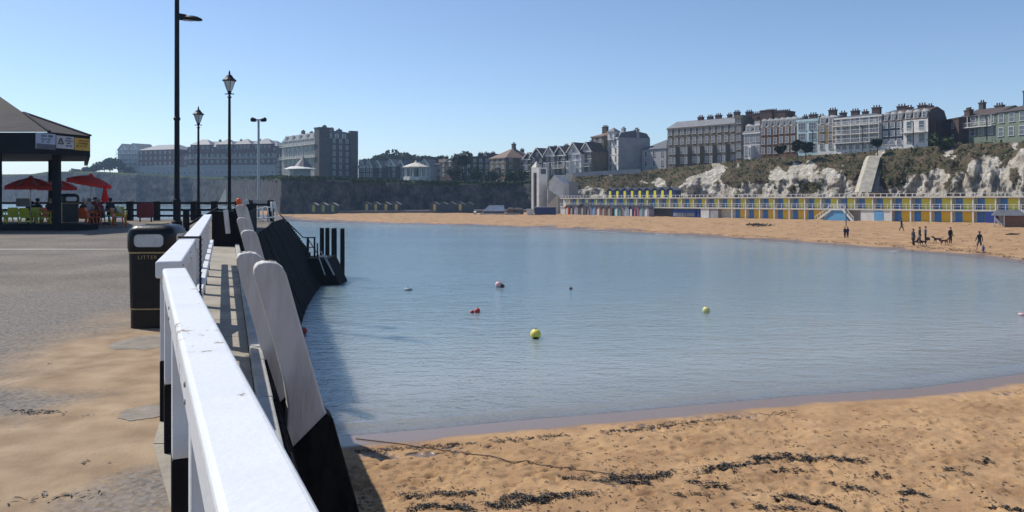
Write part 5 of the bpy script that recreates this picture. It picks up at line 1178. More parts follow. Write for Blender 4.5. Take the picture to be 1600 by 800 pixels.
mb = MB(); mb.add([K(Q0,z1),K(Q1,z1),K(Q3,z1),K(A1,z2),K((-44,41.5),z2)], [(0,1,3,4),(1,2,3)]); mb.build('upper_roof', m_fas, r)
mb = MB(); mb.bar(K(C1,zt+.05), K(Q1,z1+.03), .12, .07); mb.bar(K(C2,zt+.05), K(Q1,z1+.03), .12, .07); mb.build('hip_cap', m_fas, r)
for p in ((PX(88.5,34.0),34.0),(PX(2.0,34.0)-.17,34.0),(-28.5,34),(-25.6,44.5)): MB().box(p[0]-O2.x-.125,p[1]-O2.y-.125,0,p[0]-O2.x+.125,p[1]-O2.y+.125,zb+.3).build('post', m_fas, r)
MB().box(-44-O2.x,33.9-O2.y,0,PX(133,33.9)-O2.x,35.0-O2.y,.26).build('plinth', m_fas, r)
# signs on the short fascia
DV = (C2-C1); LF = DV.length; DV.normalize(); NV = Vector((DV.y, -DV.x)); rzs = math.atan2(DV.y, DV.x)
def sign(label, ua, ub, z0, z1_, mtl, draw, off=.02):
    def tt(u):   # parameter on line (C0..C1 or C1..C2)
        if u < 77: return Vector((PX(u, C1.y), C1.y))
        best = None
        for k in range(401):
            p = C1+(C2-C1)*k/400; uu = 800+FX*p.x/p.y
            if uu >= u: return p
        return C2
    a = C1+DV*0 if ua <= 77 else tt(ua); b = tt(ub); 
    if ua < 77: a = C1-DV*((77-ua)*C1.y/FX)
    r_ = thing('fascia_sign', label, 'sign', (a.x+NV.x*off, a.y+NV.y*off, z0), rzs); w_ = (b-a).length; h_ = z1_-z0
    MB().box(0,-.03,0,w_,0,h_).build('board', mtl, r_)
    draw(r_, w_, h_); return r_
m_ink = mat('sign_ink', (.05,.055,.10), None, 3, .6); m_brn = mat('brown_ink', (.16,.06,.02), None, 3, .6)
def strokes(mb, x0, x1, z, h, rnd, y=-.034):
    x = x0
    while x < x1-h*.3:
        w_ = h*rnd.uniform(.5,.75)
        if rnd.random() < .86:
            mb.box(x,y-.004,z,x+h*.13,y,z+h); t = rnd.random()
            if t < .5: mb.box(x+w_*.72,y-.004,z,x+w_*.72+h*.13,y,z+h)
            if t < .7: mb.box(x+h*.13,y-.004,z+h*.86,x+w_*.72,y,z+h)
            if t > .3: mb.box(x+h*.13,y-.004,z,x+w_*.72,y,z+h*.14)
            mb.box(x+h*.13,y-.004,z+h*.43,x+w_*.6,y,z+h*.57)
        x += w_+h*.18
def d1_(r_, w_, h_):
    rn = random.Random(2); mb = MB(); strokes(mb, w_*.16, w_*.86, h_*.76, h_*.15, rn); strokes(mb, w_*.24, w_*.76, h_*.58, h_*.10, rn); strokes(mb, w_*.22, w_*.78, h_*.42, h_*.09, rn); mb.build('lettering', m_ink, r_)
    MB().box(0,-.033,0,w_,-.0305,h_*.33).build('picture_strip', mat('sign_slate', (.08,.09,.13), (.14,.13,.14), 3, .6), r_)
def d2_(r_, w_, h_):
    rn = random.Random(4); mb = MB()
    for k, (a, b) in enumerate(((.56,.86),(.50,.92),(.60,.80),(.54,.90))): strokes(mb, w_*a, w_*b, h_*(.78-.2*k), h_*.12, rn)
    c = (w_*.24, h_*.52); R_ = h_*.30
    T3 = [(c[0]+R_*math.cos(a), c[1]+R_*math.sin(a)) for a in (R(90), R(210), R(330))]
    for k in range(3): a, b = T3[k], T3[(k+1) % 3]; mb.bar((a[0],-.036,a[1]), (b[0],-.036,b[1]), .006, .045, up=(0,1,0)); mb.bar((a[0],-.036,a[1]), (b[0],-.036,b[1]), .045, .006, up=(0,1,0))
    mb.box(c[0]-.02,-.038,c[1]-R_*.1,c[0]+.02,-.034,c[1]+R_*.35); mb.build('lettering', m_ink, r_)
def d3_(r_, w_, h_):
    rn = random.Random(6); mb = MB()
    for k, (a, b) in enumerate(((.28,.94),(.12,.88),(.12,.86))): strokes(mb, w_*a, w_*b, h_*(.72-.22*k), h_*.13, rn)
    mb.build('lettering', m_brn, r_)
sign('white and pale blue sign with dark lettering over a slate strip on the shelter fascia', 48.5, 85, 3.34, 3.98, mat('sign_pale_blue', (.42,.47,.58), (.36,.42,.54), 2, .5), d1_)
sign('white sign with a warning triangle and small lettering, in the middle of the fascia', 86.5, 114, 3.42, 3.94, mat('sign_white', (.52,.50,.52), None, 2, .5), d2_)
sign('yellow-orange sign with brown lettering at the right end of the fascia', 115, 139, 3.40, 3.92, mat('sign_yellow', (.62,.36,.05), (.55,.30,.04), 2, .5), d3_)

# ------------------------------------------------------------------ people
def skin_figure(name, J, E, parent=None, fat=1.0):
    """J: {joint:(x,y,z,r)}, E: [(a,b,mat index)] -> one continuous mesh"""
    names = list(J); idx = {n: i for i, n in enumerate(names)}
    me = bpy.data.meshes.new(name); me.from_pydata([J[n][:3] for n in names], [(idx[a], idx[b]) for a, b, _ in E], []); me.update()
    o = bpy.data.objects.new(name+'_tmp', me); COL.objects.link(o)
    sk = o.modifiers.new('skin', 'SKIN'); sk.use_smooth_shade = True
    for n in names: me.skin_vertices[0].data[idx[n]].radius = (J[n][3]*fat, J[n][3]*fat*(.85 if fat > 1 else 1))
    me.skin_vertices[0].data[0].use_root = True
    ss = o.modifiers.new('sub', 'SUBSURF'); ss.levels = 1; ss.render_levels = 1
    dg = bpy.context.evaluated_depsgraph_get(); dg.update()
    m2 = bpy.data.meshes.new_from_object(o.evaluated_get(dg)); bpy.data.objects.remove(o); m2.name = name
    segs = [(Vector(J[a][:3]), Vector(J[b][:3]), mi, (J[a][3]+J[b][3])/2) for a, b, mi in E]
    for p in m2.polygons:
        c = p.center; best = 1e9
        for a, b, mi, rr in segs:
            ab = b-a; t = max(0, min(1, (c-a).dot(ab)/max(ab.length_squared, 1e-9))); d_ = (c-a-ab*t).length-rr
            if d_ < best: best = d_; k = mi
        p.material_index = k; p.use_smooth = True
    ob = bpy.data.objects.new(name, m2); COL.objects.link(ob)
    if parent: ob.parent = parent
    return ob
PC = {}
def cm(c): 
    k = 'cloth_%02d%02d%02d' % tuple(int(x*99) for x in c)
    if k not in MATS: mat(k, c, tuple(x*.75 for x in c), 12, .85, .3, 60)
    return MATS[k]
def person(label, loc, rz, h=1.75, top=(.02,.02,.03), legs=(.03,.03,.04), hair=(.03,.02,.015), pose='stand', shorts=False, coat=False, group=None, hat=None, lean=0, scale=None):
    r = thing('person', label, 'person', loc, rz, group); s = h/1.75
    J = {}; f = -1  # faces local -Y
    ph = .93; 
    if pose == 'sit': ph = .50
    ty = lambda z: -lean*(z-ph)
    J['pelvis'] = (0,0,ph,.145); J['waist'] = (0,ty(ph+.17),ph+.17,.125); J['chest'] = (0,ty(ph+.38),ph+.38,.155); J['shoul'] = (0,ty(ph+.49),ph+.49,.11)
    J['neck'] = (0,ty(ph+.57)-.01,ph+.57,.055); J['head0'] = (0,ty(ph+.64)-.03,ph+.65,.082); J['head1'] = (0,ty(ph+.74)-.03,ph+.755,.088)
    J['nose'] = (0,ty(ph+.68)-.135,ph+.69,.016)
    E = [('pelvis','waist',1),('waist','chest',1),('chest','shoul',1),('shoul','neck',1),('neck','head0',0),('head0','head1',0),('head0','nose',0)]
    for sd, n in ((-1,'l'),(1,'r')):
        sw = {'stand':(.02,-.02),'walk':(.24*sd,-.24*sd),'sit':(0,0)}[pose]
        J['sh'+n] = (sd*.175, ty(ph+.46), ph+.46, .062); 
        if pose == 'sit': J['el'+n] = (sd*.23, ty(ph+.3)-.10, ph+.2, .048); J['wr'+n] = (sd*.15,-.34,ph+.20,.034); J['ha'+n] = (sd*.12,-.42,ph+.21,.038)
        elif pose == 'pockets' : pass
        else:
            a = -sw[0]*.7; J['el'+n] = (sd*.235, a*.4+.02, ph+.19, .046); J['wr'+n] = (sd*.24, a-.07, ph-.04, .034); J['ha'+n] = (sd*.235, a*1.2-.10, ph-.13, .038)
        J['hp'+n] = (sd*.085, 0, ph-.06, .10)
        if pose == 'sit': J['kn'+n] = (sd*.10,-.44,ph-.03,.068); J['an'+n] = (sd*.10,-.42,.09,.042); J['to'+n] = (sd*.11,-.58,.045,.036)
        elif pose == 'walk': J['kn'+n] = (sd*.09,-.13*sd-.05,.50,.075); J['an'+n] = (sd*.09,-.28*sd+(.06 if sd < 0 else 0),.09 if sd > 0 else .16,.042); J['to'+n] = (sd*.10,-.28*sd-.12,.045,.036)
        else: J['kn'+n] = (sd*.095,-.015,.49,.075); J['an'+n] = (sd*.10,.01,.085,.042); J['to'+n] = (sd*.115,-.13,.045,.036)
        E += [('shoul','sh'+n,1),('sh'+n,'el'+n,1),('el'+n,'wr'+n,1),('wr'+n,'ha'+n,0),('pelvis','hp'+n,2),('hp'+n,'kn'+n,2),('kn'+n,'an'+n,0 if shorts else 2),('an'+n,'to'+n,3)]
    b = skin_figure('body', {k: tuple(x*s for x in v) for k, v in J.items()}, E, r, 1.16)
    for m_ in (m_skin, cm(top), cm(legs), cm((.03,.03,.03))): b.data.materials.append(m_)
    hz = (ph+.755)*s; hy = (ty(ph+.74)-.03)*s
    MB().lathe([(.082*s,-.06*s),(.098*s,.0*s),(.096*s,.05*s),(.07*s,.095*s),(.005,.112*s)] if not hat else [(.15*s,.0),(.15*s,.012*s),(.10*s,.02*s),(.095*s,.09*s),(.05*s,.12*s),(.005,.128*s)], (0,hy+.022*s,hz), 12).build('hat' if hat else 'hair', cm(hat or hair), r, smooth=True)
    if coat: MB().lathe([(.24*s,0),(.21*s,.25*s),(.165*s,.42*s)], (0,.01,(ph-.34)*s), 12, sy=.72).build('coat_skirt', cm(top), r, smooth=True)
    return r
def beach(u, d): x = PX(u, d); return (x, d, gz(x, d)-.01)
BP = 'people walking on the far beach'
person('small person in dark navy standing at left of a close pair on the far beach', beach(1320,97), R(20), 1.35, (.02,.03,.07), (.02,.03,.06), group=BP)
person('small person in blue and navy at right of a close pair on the far beach', beach(1324.5,97), R(-160), 1.38, (.03,.05,.12), (.02,.03,.06), group=BP)
person('person in dark navy jacket and brown trousers walking near the beach huts', beach(1408.5,109), R(70), 1.75, (.015,.025,.07), (.10,.07,.05), pose='walk', group=BP)
person('person in long dark grey coat, leftmost of the three beside the black dogs', beach(1427,84.5), R(100), 1.72, (.05,.045,.055), (.12,.09,.08), coat=True, group=BP)
person('person in black coat and grey trousers, middle of the three beside the black dogs', beach(1437,86.5), R(80), 1.76, (.02,.015,.025), (.13,.14,.17), group=BP)
person('person in blue-grey jacket and black trousers, rightmost of the three by the dogs', beach(1446,87.5), R(60), 1.76, (.08,.11,.18), (.015,.015,.02), group=BP)
person('person all in black standing beside the brown dog', beach(1485,85), R(10), 1.75, (.012,.012,.014), (.03,.025,.025), hair=(.1,.06,.04), group=BP)
person('person in black jacket and grey shorts walking away near the water', beach(1530.5,77), R(185), 1.80, (.012,.014,.018), (.09,.10,.11), pose='walk', shorts=True, group=BP)
person('small child in blue coat at the water edge beside the person in shorts', beach(1536.5,73.5), R(120), .80, (.02,.06,.28), (.03,.08,.25), hair=(.06,.04,.03), group=BP)

def dog(label, loc, rz, s=1.0, col=(.012,.011,.011), sit=False, group='dogs on the far beach'):
    r = thing('dog', label, 'dog', loc, rz, group)
    J = {'hipc':(0,.28,.50,.095),'belly':(0,.05,.49,.092),'chest':(0,-.22,.48,.125),'neck':(0,-.38,.62,.075),'head':(0,-.48,.72,.078),'muz':(0,-.62,.69,.042),'muz2':(0,-.70,.675,.032),
         'earl':(-.06,-.45,.82,.022),'earr':(.06,-.45,.82,.022),'t1':(0,.42,.56,.03),'t2':(0,.60,.68,.022),'t3':(0,.70,.80,.014)}
    E = [('hipc','belly',0),('belly','chest',0),('chest','neck',0),('neck','head',0),('head','muz',0),('muz','muz2',0),('head','earl',0),('head','earr',0),('hipc','t1',0),('t1','t2',0),('t2','t3',0)]
    for sd, n in ((-1,'l'),(1,'r')):
        o_ = .05*sd
        J['fe'+n] = (sd*.09,-.24+o_,.33,.045); J['fw'+n] = (sd*.09,-.25+o_*1.5,.16,.028); J['fp'+n] = (sd*.09,-.29+o_*2,.03,.03)
        J['hk'+n] = (sd*.09,.20-o_,.30,.055); J['hh'+n] = (sd*.09,.37-o_,.18,.027); J['hpw'+n] = (sd*.09,.31-o_*1.5,.03,.03)
        E += [('chest','fe'+n,0),('fe'+n,'fw'+n,0),('fw'+n,'fp'+n,0),('hipc','hk'+n,0),('hk'+n,'hh'+n,0),('hh'+n,'hpw'+n,0)]
    b = skin_figure('body', {k: tuple(x*s for x in v) for k, v in J.items()}, E, r); b.data.materials.append(cm(col))
    if sit: b.rotation_euler = (R(-28),0,0)
    return r
dog('black dog sitting at the feet of the three walkers, left of the other black dog', beach(1433.5,84), R(60), .9, sit=True)
dog('black dog standing at the feet of the three walkers, right of the sitting one', beach(1443,83.5), R(-80), .9)
dog('dark brown dog standing between the walkers and the brown dog', beach(1465,86), R(-100), 1.0, (.05,.04,.03))
dog('reddish-brown dog walking towards the person in black', beach(1475.5,83.5), R(95), 1.0, (.16,.06,.035))

# ------------------------------------------------------------------ cafe terrace
def chair(label, loc, rz, mtl, group):
    r = thing('plastic_chair', label, 'chair', loc, rz, group)
    MB().add([(-.24,-.24,.43),(.24,-.24,.43),(.22,.22,.42),(-.22,.22,.42),(-.24,-.24,.46),(.24,-.24,.46),(.22,.22,.45),(-.22,.22,.45)], [(0,3,2,1),(4,5,6,7),(0,1,5,4),(1,2,6,5),(2,3,7,6),(3,0,4,7)]).build('seat', mtl, r, bevel=.012)
    MB().add([(-.24,.20,.45),(.24,.20,.45),(.21,.33,.90),(-.21,.33,.90),(-.24,.235,.45),(.24,.235,.45),(.21,.36,.90),(-.21,.36,.90)], [(0,1,2,3),(4,7,6,5),(0,4,5,1),(1,5,6,2),(2,6,7,3),(3,7,4,0)]).build('backrest', mtl, r, bevel=.012)
    for sx in (-1, 1):
        MB().tube([(sx*.25,.30,.72),(sx*.29,.05,.68),(sx*.28,-.22,.66),(sx*.26,-.25,.45)], .026, 6).build('armrest', mtl, r)
        for sy in (-1, 1): MB().tube([(sx*.21,sy*.20,.44),(sx*.27,sy*.27,0)], [.035,.024], 6).build('leg', mtl, r)
    return r
def cafe(u, v=None, d=None, z=0): return (PX(u,d), d, z)
GL_ = 'lime plastic chairs on the cafe terrace'; GO = 'orange plastic chairs on the cafe terrace'
for lb, u, d, rr in (('lime plastic chair nearest the left edge of the picture', 8, 38.5, 160),('lime plastic chair second from the left edge, seen from behind', 20, 38.0, 30),('lime plastic chair in the middle, squarely turned with its back to the camera', 44, 37.5, 180),('lime plastic chair in front of the dark-haired seated person', 62, 38.2, 60),('lime plastic chair next to the shelter post', 70, 37.3, 120),('lime plastic chair behind the leftmost orange chair', 161, 40.5, 150),('lime plastic chair behind the orange chair stack', 188, 41.0, 200)):
    chair(lb, cafe(u, d=d), R(rr), m_lime, GL_)
for lb, u, d, rr in (('orange plastic chair beside the shelter post under the roof', 79, 38.4, 90),('orange plastic chair with its back to the camera below the right parasol', 134, 37.6, 165),('orange plastic chair half hidden right of the one below the parasol', 146, 38.3, 100),('rightmost orange plastic chair turned sideways with clothes on its back', 186, 37.6, 100)):
    chair(lb, cafe(u, d=d), R(rr), m_orange, GO)
def table(label, u, d, r_=.5):
    r = thing('cafe_table', label, 'table', cafe(u, d=d), 0, 'round cafe tables'); MB().lathe([(r_,.70),(r_+.01,.72),(r_,.735)], (0,0,0), 20).build('table_top', mat('table_brown', (.15,.10,.07), None, 4, .6), r)
    MB().lathe([(.03,.02),(.03,.70)], (0,0,0), 8).build('pedestal', m_steel, r); MB().lathe([(.26,0),(.24,.03),(.04,.05)], (0,0,0), 14).build('foot', m_steel, r)
table('round brown cafe table under the left red and white parasol', 54, 39.0); table('round brown cafe table under the right red parasol', 149, 39.6, .55); table('round cafe table partly behind the shelter post', 78, 40.8); table('round cafe table behind the rightmost orange chair', 176, 40.0, .5)
def parasol(label, u, d, zt_, w_, drop, stripes, tilt=0, rot=0, closed=False):
    r = thing('parasol', label, 'parasol', cafe(u, d=d), R(rot), 'red parasols on the cafe terrace')
    MB().lathe([(.28,0),(.28,.07),(.05,.12)], (0,0,0), 14).build('base', m_stoned, r)
    top = thing('x', None, None) if False else None
    zt_ = zt_
    M = Matrix.Translation((0,0,zt_)) @ Matrix.Rotation(R(tilt), 4, 'Y') @ Matrix.Translation((0,0,-zt_))
    MB().tube([(0,0,.05),(0,0,zt_-.05)], .022, 8).build('pole', m_render, r)
    n = 8; a_ = MB(); b_ = MB(); prof = [(.0,0),(.10,-.02),(.5,-drop*.36),(1,-drop)]
    if closed: prof = [(0,0),(.4,-.06),(.62,-.3),(1,-drop*.75),(.75,-drop)]
    for k in range(n*2):
        a0 = math.pi*k/n; a1 = math.pi*(k+1)/n
        rr = lambda p, kk: w_/2*p*(1.0 if kk % 2 == 0 else .965 if not closed else .6)
        for i in range(len(prof)-1):
            p0, p1 = prof[i], prof[i+1]
            q_ = [(rr(p0[0],k)*math.cos(a0),rr(p0[0],k)*math.sin(a0),zt_+p0[1]),(rr(p1[0],k)*math.cos(a0),rr(p1[0],k)*math.sin(a0),zt_+p1[1]),(rr(p1[0],k+1)*math.cos(a1),rr(p1[0],k+1)*math.sin(a1),zt_+p1[1]),(rr(p0[0],k+1)*math.cos(a1),rr(p0[0],k+1)*math.sin(a1),zt_+p0[1])]
            a_.add(q_, [(0,1,2,3)], 0, M)
        if not closed:
            q_ = [(rr(1,k)*math.cos(a0),rr(1,k)*math.sin(a0),zt_-drop),(rr(1,k+1)*math.cos(a1),rr(1,k+1)*math.sin(a1),zt_-drop),(rr(1,k+1)*math.cos(a1)*1.005,rr(1,k+1)*math.sin(a1)*1.005,zt_-drop-.17),(rr(1,k)*math.cos(a0)*1.005,rr(1,k)*math.sin(a0)*1.005,zt_-drop-.17)]
            a_.add(q_, [(0,1,2,3)], 0, M)
        if stripes and k % 2 == 0:
            for i in range(1, len(prof)-1):
                p0, p1 = prof[i], prof[i+1]; da = .12
                q_ = [(rr(p0[0],k)*math.cos(a0-da)*1.0,rr(p0[0],k)*math.sin(a0-da),zt_+p0[1]+.012),(rr(p1[0],k)*math.cos(a0-da*.7),rr(p1[0],k)*math.sin(a0-da*.7),zt_+p1[1]+.012),(rr(p1[0],k)*math.cos(a0+da*.7),rr(p1[0],k)*math.sin(a0+da*.7),zt_+p1[1]+.012),(rr(p0[0],k)*math.cos(a0+da),rr(p0[0],k)*math.sin(a0+da),zt_+p0[1]+.012)]
                b_.add(q_, [(0,1,2,3)], 0, M)
    c = a_.build('canopy', m_red, r)
    if stripes: b_.build('white_stripe', m_wstripe, c)
    MB().lathe([(.09,-.03),(.10,.04),(.03,.10)], (0,0,zt_), 10).build('cap', m_red, r)
    return r
parasol('open red parasol with white stripes, leftmost, standing left of the shelter post', 48, 41, PZ(277,41), 2.35, .46, True)
parasol('open red parasol with white stripes half hidden behind the shelter post', 90, 43.5, PZ(281,43.5), 1.95, .40, True)
parasol('open plain red parasol tilted to the right above the seated group', 142, 41, PZ(274,41), 2.15, .34, False, 11, 12)
parasol('folded red parasol hanging closed beside the tilted red one', 164, 40.2, PZ(292,40.2), .36, .78, False, closed=True)
GS = 'people seated at the cafe tables'
person('seated dark-haired person in black top under the left striped parasol', cafe(58, d=40.3), R(200), 1.72, (.015,.015,.02), (.04,.04,.05), pose='sit', lean=.12, group=GS)
person('seated person in dark clothes beside the shelter post', cafe(75, d=41.5), R(150), 1.72, (.03,.03,.04), (.06,.05,.06), hair=(.25,.2,.15), pose='sit', lean=.1, group=GS)
person('seated grey-haired person in dark top, leftmost of the group under the red parasol', cafe(128.5, d=38.4), R(150), 1.72, (.06,.03,.04), (.05,.05,.06), hair=(.45,.42,.38), pose='sit', lean=.12, group=GS)
person('seated person in white and dark top, second of the group under the red parasol', cafe(138.5, d=40.3), R(190), 1.72, (.5,.5,.52), (.05,.05,.08), hair=(.25,.18,.12), pose='sit', lean=.1, group=GS)
person('seated person in a black hat and red top, third of the group under the parasol', cafe(149, d=40.9), R(215), 1.75, (.25,.03,.05), (.04,.04,.05), hat=(.02,.02,.03), pose='sit', lean=.15, group=GS)
person('seated person in dark red top leaning over the table beside the folded parasol', cafe(158.5, d=40.2), R(240), 1.70, (.22,.03,.05), (.05,.04,.05), hair=(.35,.3,.25), pose='sit', lean=.35, group=GS)
person('seated person in dark clothes at the far end of the group, by the fence', cafe(172, d=42.5), R(200), 1.72, (.02,.022,.03), (.03,.03,.04), pose='sit', lean=.2, group=GS)
# jacket over the chair, red board, grey banner and small float on the fence
mb = MB()
for k in range(7):
    x = -.32+.64*k/6; xn = -.32+.64*(k+1)/6
    if k < 6: mb.add([(x,.0,.62+.05*math.sin(k*2)),(xn,.0,.62+.05*math.sin(k*2+2)),(xn*.9,.18,.95+.03*math.sin(k)),(x*.9,.18,.95+.03*math.sin(k-1)),(xn,.34,.66),(x,.34,.66)], [(0,1,2,3),(3,2,4,5)])
o = mb.build('draped_jacket', mat('pale_cloth', (.45,.5,.4), (.2,.3,.12), 4, .8)); o.location = cafe(190, d=37.6, z=.02); o.rotation_euler = (0,0,R(100)); sd_ = o.modifiers.new('t', 'SOLIDIFY'); sd_.thickness = .03
tag(o, 'pale green and white jacket draped over the rightmost orange chair', 'jacket')
mb = MB(); pts = []; d = 44.5; x0, x1, zA, zB = PX(213.5,d), PX(239.5,d), PZ(340.5,d), PZ(317,d)
for q_ in range(4):
    cx_ = x1-.12 if q_ in (0,3) else x0+.12; cz = zB-.12 if q_ in (0,1) else zA+.12
    for k in range(5): a = q_*math.pi/2+math.pi/2*k/4; pts.append((cx_+.12*math.cos(a), cz+.12*math.sin(a)))
n = len(pts); mb.add([(x, d, z) for x, z in pts]+[(x, d+.06, z) for x, z in pts], [tuple(range(n)), tuple(range(n, 2*n))[::-1]]+[(i, (i+1) % n, n+(i+1) % n, n+i) for i in range(n)])
r = thing('maroon_board', 'dark red rounded board on two legs in front of the far fence', 'board', (0,0,0)); mb.build('panel', m_maroon, r)
for x in (x0+.15, x1-.15): MB().box(x-.03,d+.06,0,x+.03,d+.12,zA+.2).build('leg', m_steel, r)
MB().box(PX(20,46),46.3,PZ(323,46),PX(41,46),46.36,PZ(310,46)).build('tmp', m_galv).name = 'grey_banner'
tag(bpy.data.objects['grey_banner'], 'grey banner hanging on the far fence behind the lime chairs', 'banner'); bpy.data.objects['grey_banner'].data.materials[0] = mat('banner_grey', (.22,.24,.30), (.15,.16,.2), 6, .7)

# ------------------------------------------------------------------ buoys
def buoy(label, u, vb, dia, mtl, z_off=.36, squash=1.0, extra=None, name='buoy'):
    d = (EYE-WZ)*FX/(vb-HV); rr = dia*d/FX/2
    r = thing(name, label, 'buoy', (PX(u,d), d, WZ), random.uniform(0,3), 'mooring buoys floating in the bay')
    pr = [(rr*math.sin(math.pi*k/12), -rr*squash*math.cos(math.pi*k/12)) for k in range(13)]; pr[0] = (.002, pr[0][1]); pr[-1] = (.002, pr[-1][1])
    MB().lathe(pr, (0,0,rr*squash*(1-z_off)), 20).build('float', mtl, r, smooth=True)
    MB().lathe([(rr*.15,-rr*.05),(rr*.22,rr*.05),(rr*.16,rr*.16),(rr*.05,rr*.2)], (0,0,rr*squash*(2-z_off)-rr*.06), 10).build('eyelet', m_binblk, r, smooth=True)
    if extra: extra(r, rr)
    return r
m_yb = mat('buoy_yellow', (.80,.72,.14), (.66,.60,.10), 5, .45); m_rb = mat('buoy_red', (.55,.05,.03), (.4,.03,.02), 5, .45); m_wb = mat('buoy_white', (.78,.62,.60), (.66,.34,.34), 5, .45); m_pyb = mat('buoy_pale_yellow', (.80,.74,.30), (.6,.54,.22), 5, .45)
m_db = mat('buoy_dark', (.10,.03,.03), (.05,.02,.02), 5, .5); m_gb = mat('buoy_grey_blue', (.28,.35,.38), (.2,.26,.3), 5, .5)
def small_side(mtl, s=.7, dx=1.0):
    def f(r, rr):
        q_ = rr*s; r.rotation_euler = (0,0,0)
        pr = [(q_*math.sin(math.pi*k/10)+.001, -q_*math.cos(math.pi*k/10)) for k in range(11)]
        MB().lathe(pr, (rr*dx+q_*.55,-.05,q_*.45), 14).build('small_float', mtl, r, smooth=True)
    return f
def waterline(r, rr): r.rotation_euler = (0,0,0); MB().lathe([(rr*.45,-.02),(rr*.5,.05),(rr*.3,.07)], (0,-rr*.78,rr*.12), 12, sy=.5).build('rope_knot', m_binblk, r)
buoy('large yellow buoy, nearest to the beach in the middle of the bay', 837, 529, 17, m_yb, .22, extra=waterline)
buoy('red buoy made of two lobes, left of the large yellow one', 746, 489, 9, m_rb, .3, extra=small_side(m_rb, .75, -2.2))
buoy('white and pink buoy with a dark red float at its side', 779, 449, 11, m_wb, .3, extra=small_side(m_db, .75, .55))
buoy('tiny brown and white buoy right of the white and pink one', 892, 452.5, 5, m_db, .3)
buoy('pale yellow buoy alone in the right half of the bay', 1103.5, 489, 11.5, m_pyb, .25)
buoy('low grey-blue float lying flat, farthest left in open water', 638, 453.5, 13, m_gb, .45, .42)
buoy('white buoy cut by the right edge of the picture', 1596, 493, 9, m_wb, .4, .6)
buoy('small red buoy close to the nearest leaning posts', 475, 521, 10, m_rb, .2)

# ------------------------------------------------------------------ seaweed, driftwood, small things on sand
m_weed = mat('seaweed', (.022,.018,.014), (.010,.010,.011), 9, .55, .2, 40, spec=.5)
def weed_at(mb, x, y, n, spread, ang, rnd, size=.07, lift=0.0):
    for _ in range(n):
        a = rnd.gauss(0, spread); b = rnd.gauss(0, spread*.28); px_ = x+a*math.cos(ang)-b*math.sin(ang); py_ = y+a*math.sin(ang)+b*math.cos(ang)
        z = near_z(px_, py_)+.004; t = rnd.uniform(0,6.28); l = size*rnd.uniform(.5,1.8); w_ = size*rnd.uniform(.12,.35); h = rnd.uniform(.1,.6)*size
        dx, dy = math.cos(t), math.sin(t); nx, ny = -dy, dx; k = rnd.uniform(-.5,.5)
        P_ = [(-l,0,0),(-l*.3,w_,h),(l*.35,w_*.8+k*w_,h*.8),(l,k*w_,0),(l*.3,-w_,h*.3),(-l*.35,-w_*.8,h*.5)]
        z += rnd.random()**2*lift; tl = rnd.uniform(-.5,.5)*(1 if lift else 0)
        mb.add([(px_+dx*a_+nx*b_, py_+dy*a_+ny*b_, z+c_+abs(tl*b_*2)+(tl*a_*.5+.01 if lift else 0)) for a_, b_, c_ in P_], [(0,1,2,3,4,5)])
mb = MB(); rw = random.Random(21)
def G2(u, v):
    z = -3.7
    for _ in range(6): p = G(u, v, z); z = near_z(p.x, p.y)
    return G(u, v, z)
lines = [((930,752),(1040,742),520,.20),((960,750),(1010,756),200,.12),((1085,738),(1190,722),420,.14),((1180,718),(1345,720),620,.14),((790,778),(920,770),420,.12),((770,792),(850,786),260,.13),((640,778),(740,768),300,.12),((655,792),(730,795),300,.15),((1300,758),(1350,768),150,.08),((1210,776),(1250,778),120,.07),((1410,772),(1440,774),90,.06),((1085,756),(1130,762),120,.08),((1210,736),(1250,738),70,.05),((1260,785),(1300,790),90,.07),((1480,735),(1515,741),50,.05),((1520,723),(1545,720),50,.05),((1560,795),(1590,798),60,.06),((870,745),(905,750),60,.08),((1060,775),(1110,770),60,.06),((1360,745),(1380,742),40,.05),((1180,795),(1240,797),80,.07)]
for (a, b, n, sp_) in lines:
    A_ = G2(*a); B_ = G2(*b); ang = math.atan2(B_.y-A_.y, B_.x-A_.x); k_ = max(2, int((B_-A_).length/.12))
    for k in range(k_+1):
        p = A_+(B_-A_)*(k/k_); wgt = rw.uniform(.3,1.7); weed_at(mb, p.x, p.y+rw.gauss(0,.07), int(n/k_*wgt*1.15), sp_*rw.uniform(.6,1.3), ang+rw.uniform(-.9,.9), rw, .036, .03)
mr_ = MB(); rp = [G2(u, v) for u, v in ((556,686),(600,692),(655,700),(720,709),(800,722),(860,731),(930,740),(985,748))]
P2 = []
for k in range(121):
    t = k/120; p = rp[0]+(rp[-1]-rp[0])*t; q_ = Vector((p.x-.10*math.sin(math.pi*t), p.y+.16*math.sin(math.pi*t), 0)); q_.z = max(near_z(q_.x, q_.y), WZ)+.012; P2.append(q_)
for _ in range(3):
    for k in range(1, 120): P2[k].z = max(P2[k].z, (P2[k-1].z+P2[k+1].z)/2)
mr_.tube(P2, .011, 6); tag(mr_.build('streak', mat('streak_brown', (.17,.125,.09), (.11,.08,.06), 20, .9)), 'long thin brown rope lying straight across the near sand into the water', 'streak')  # thin brown tube laid along the sand down to the water
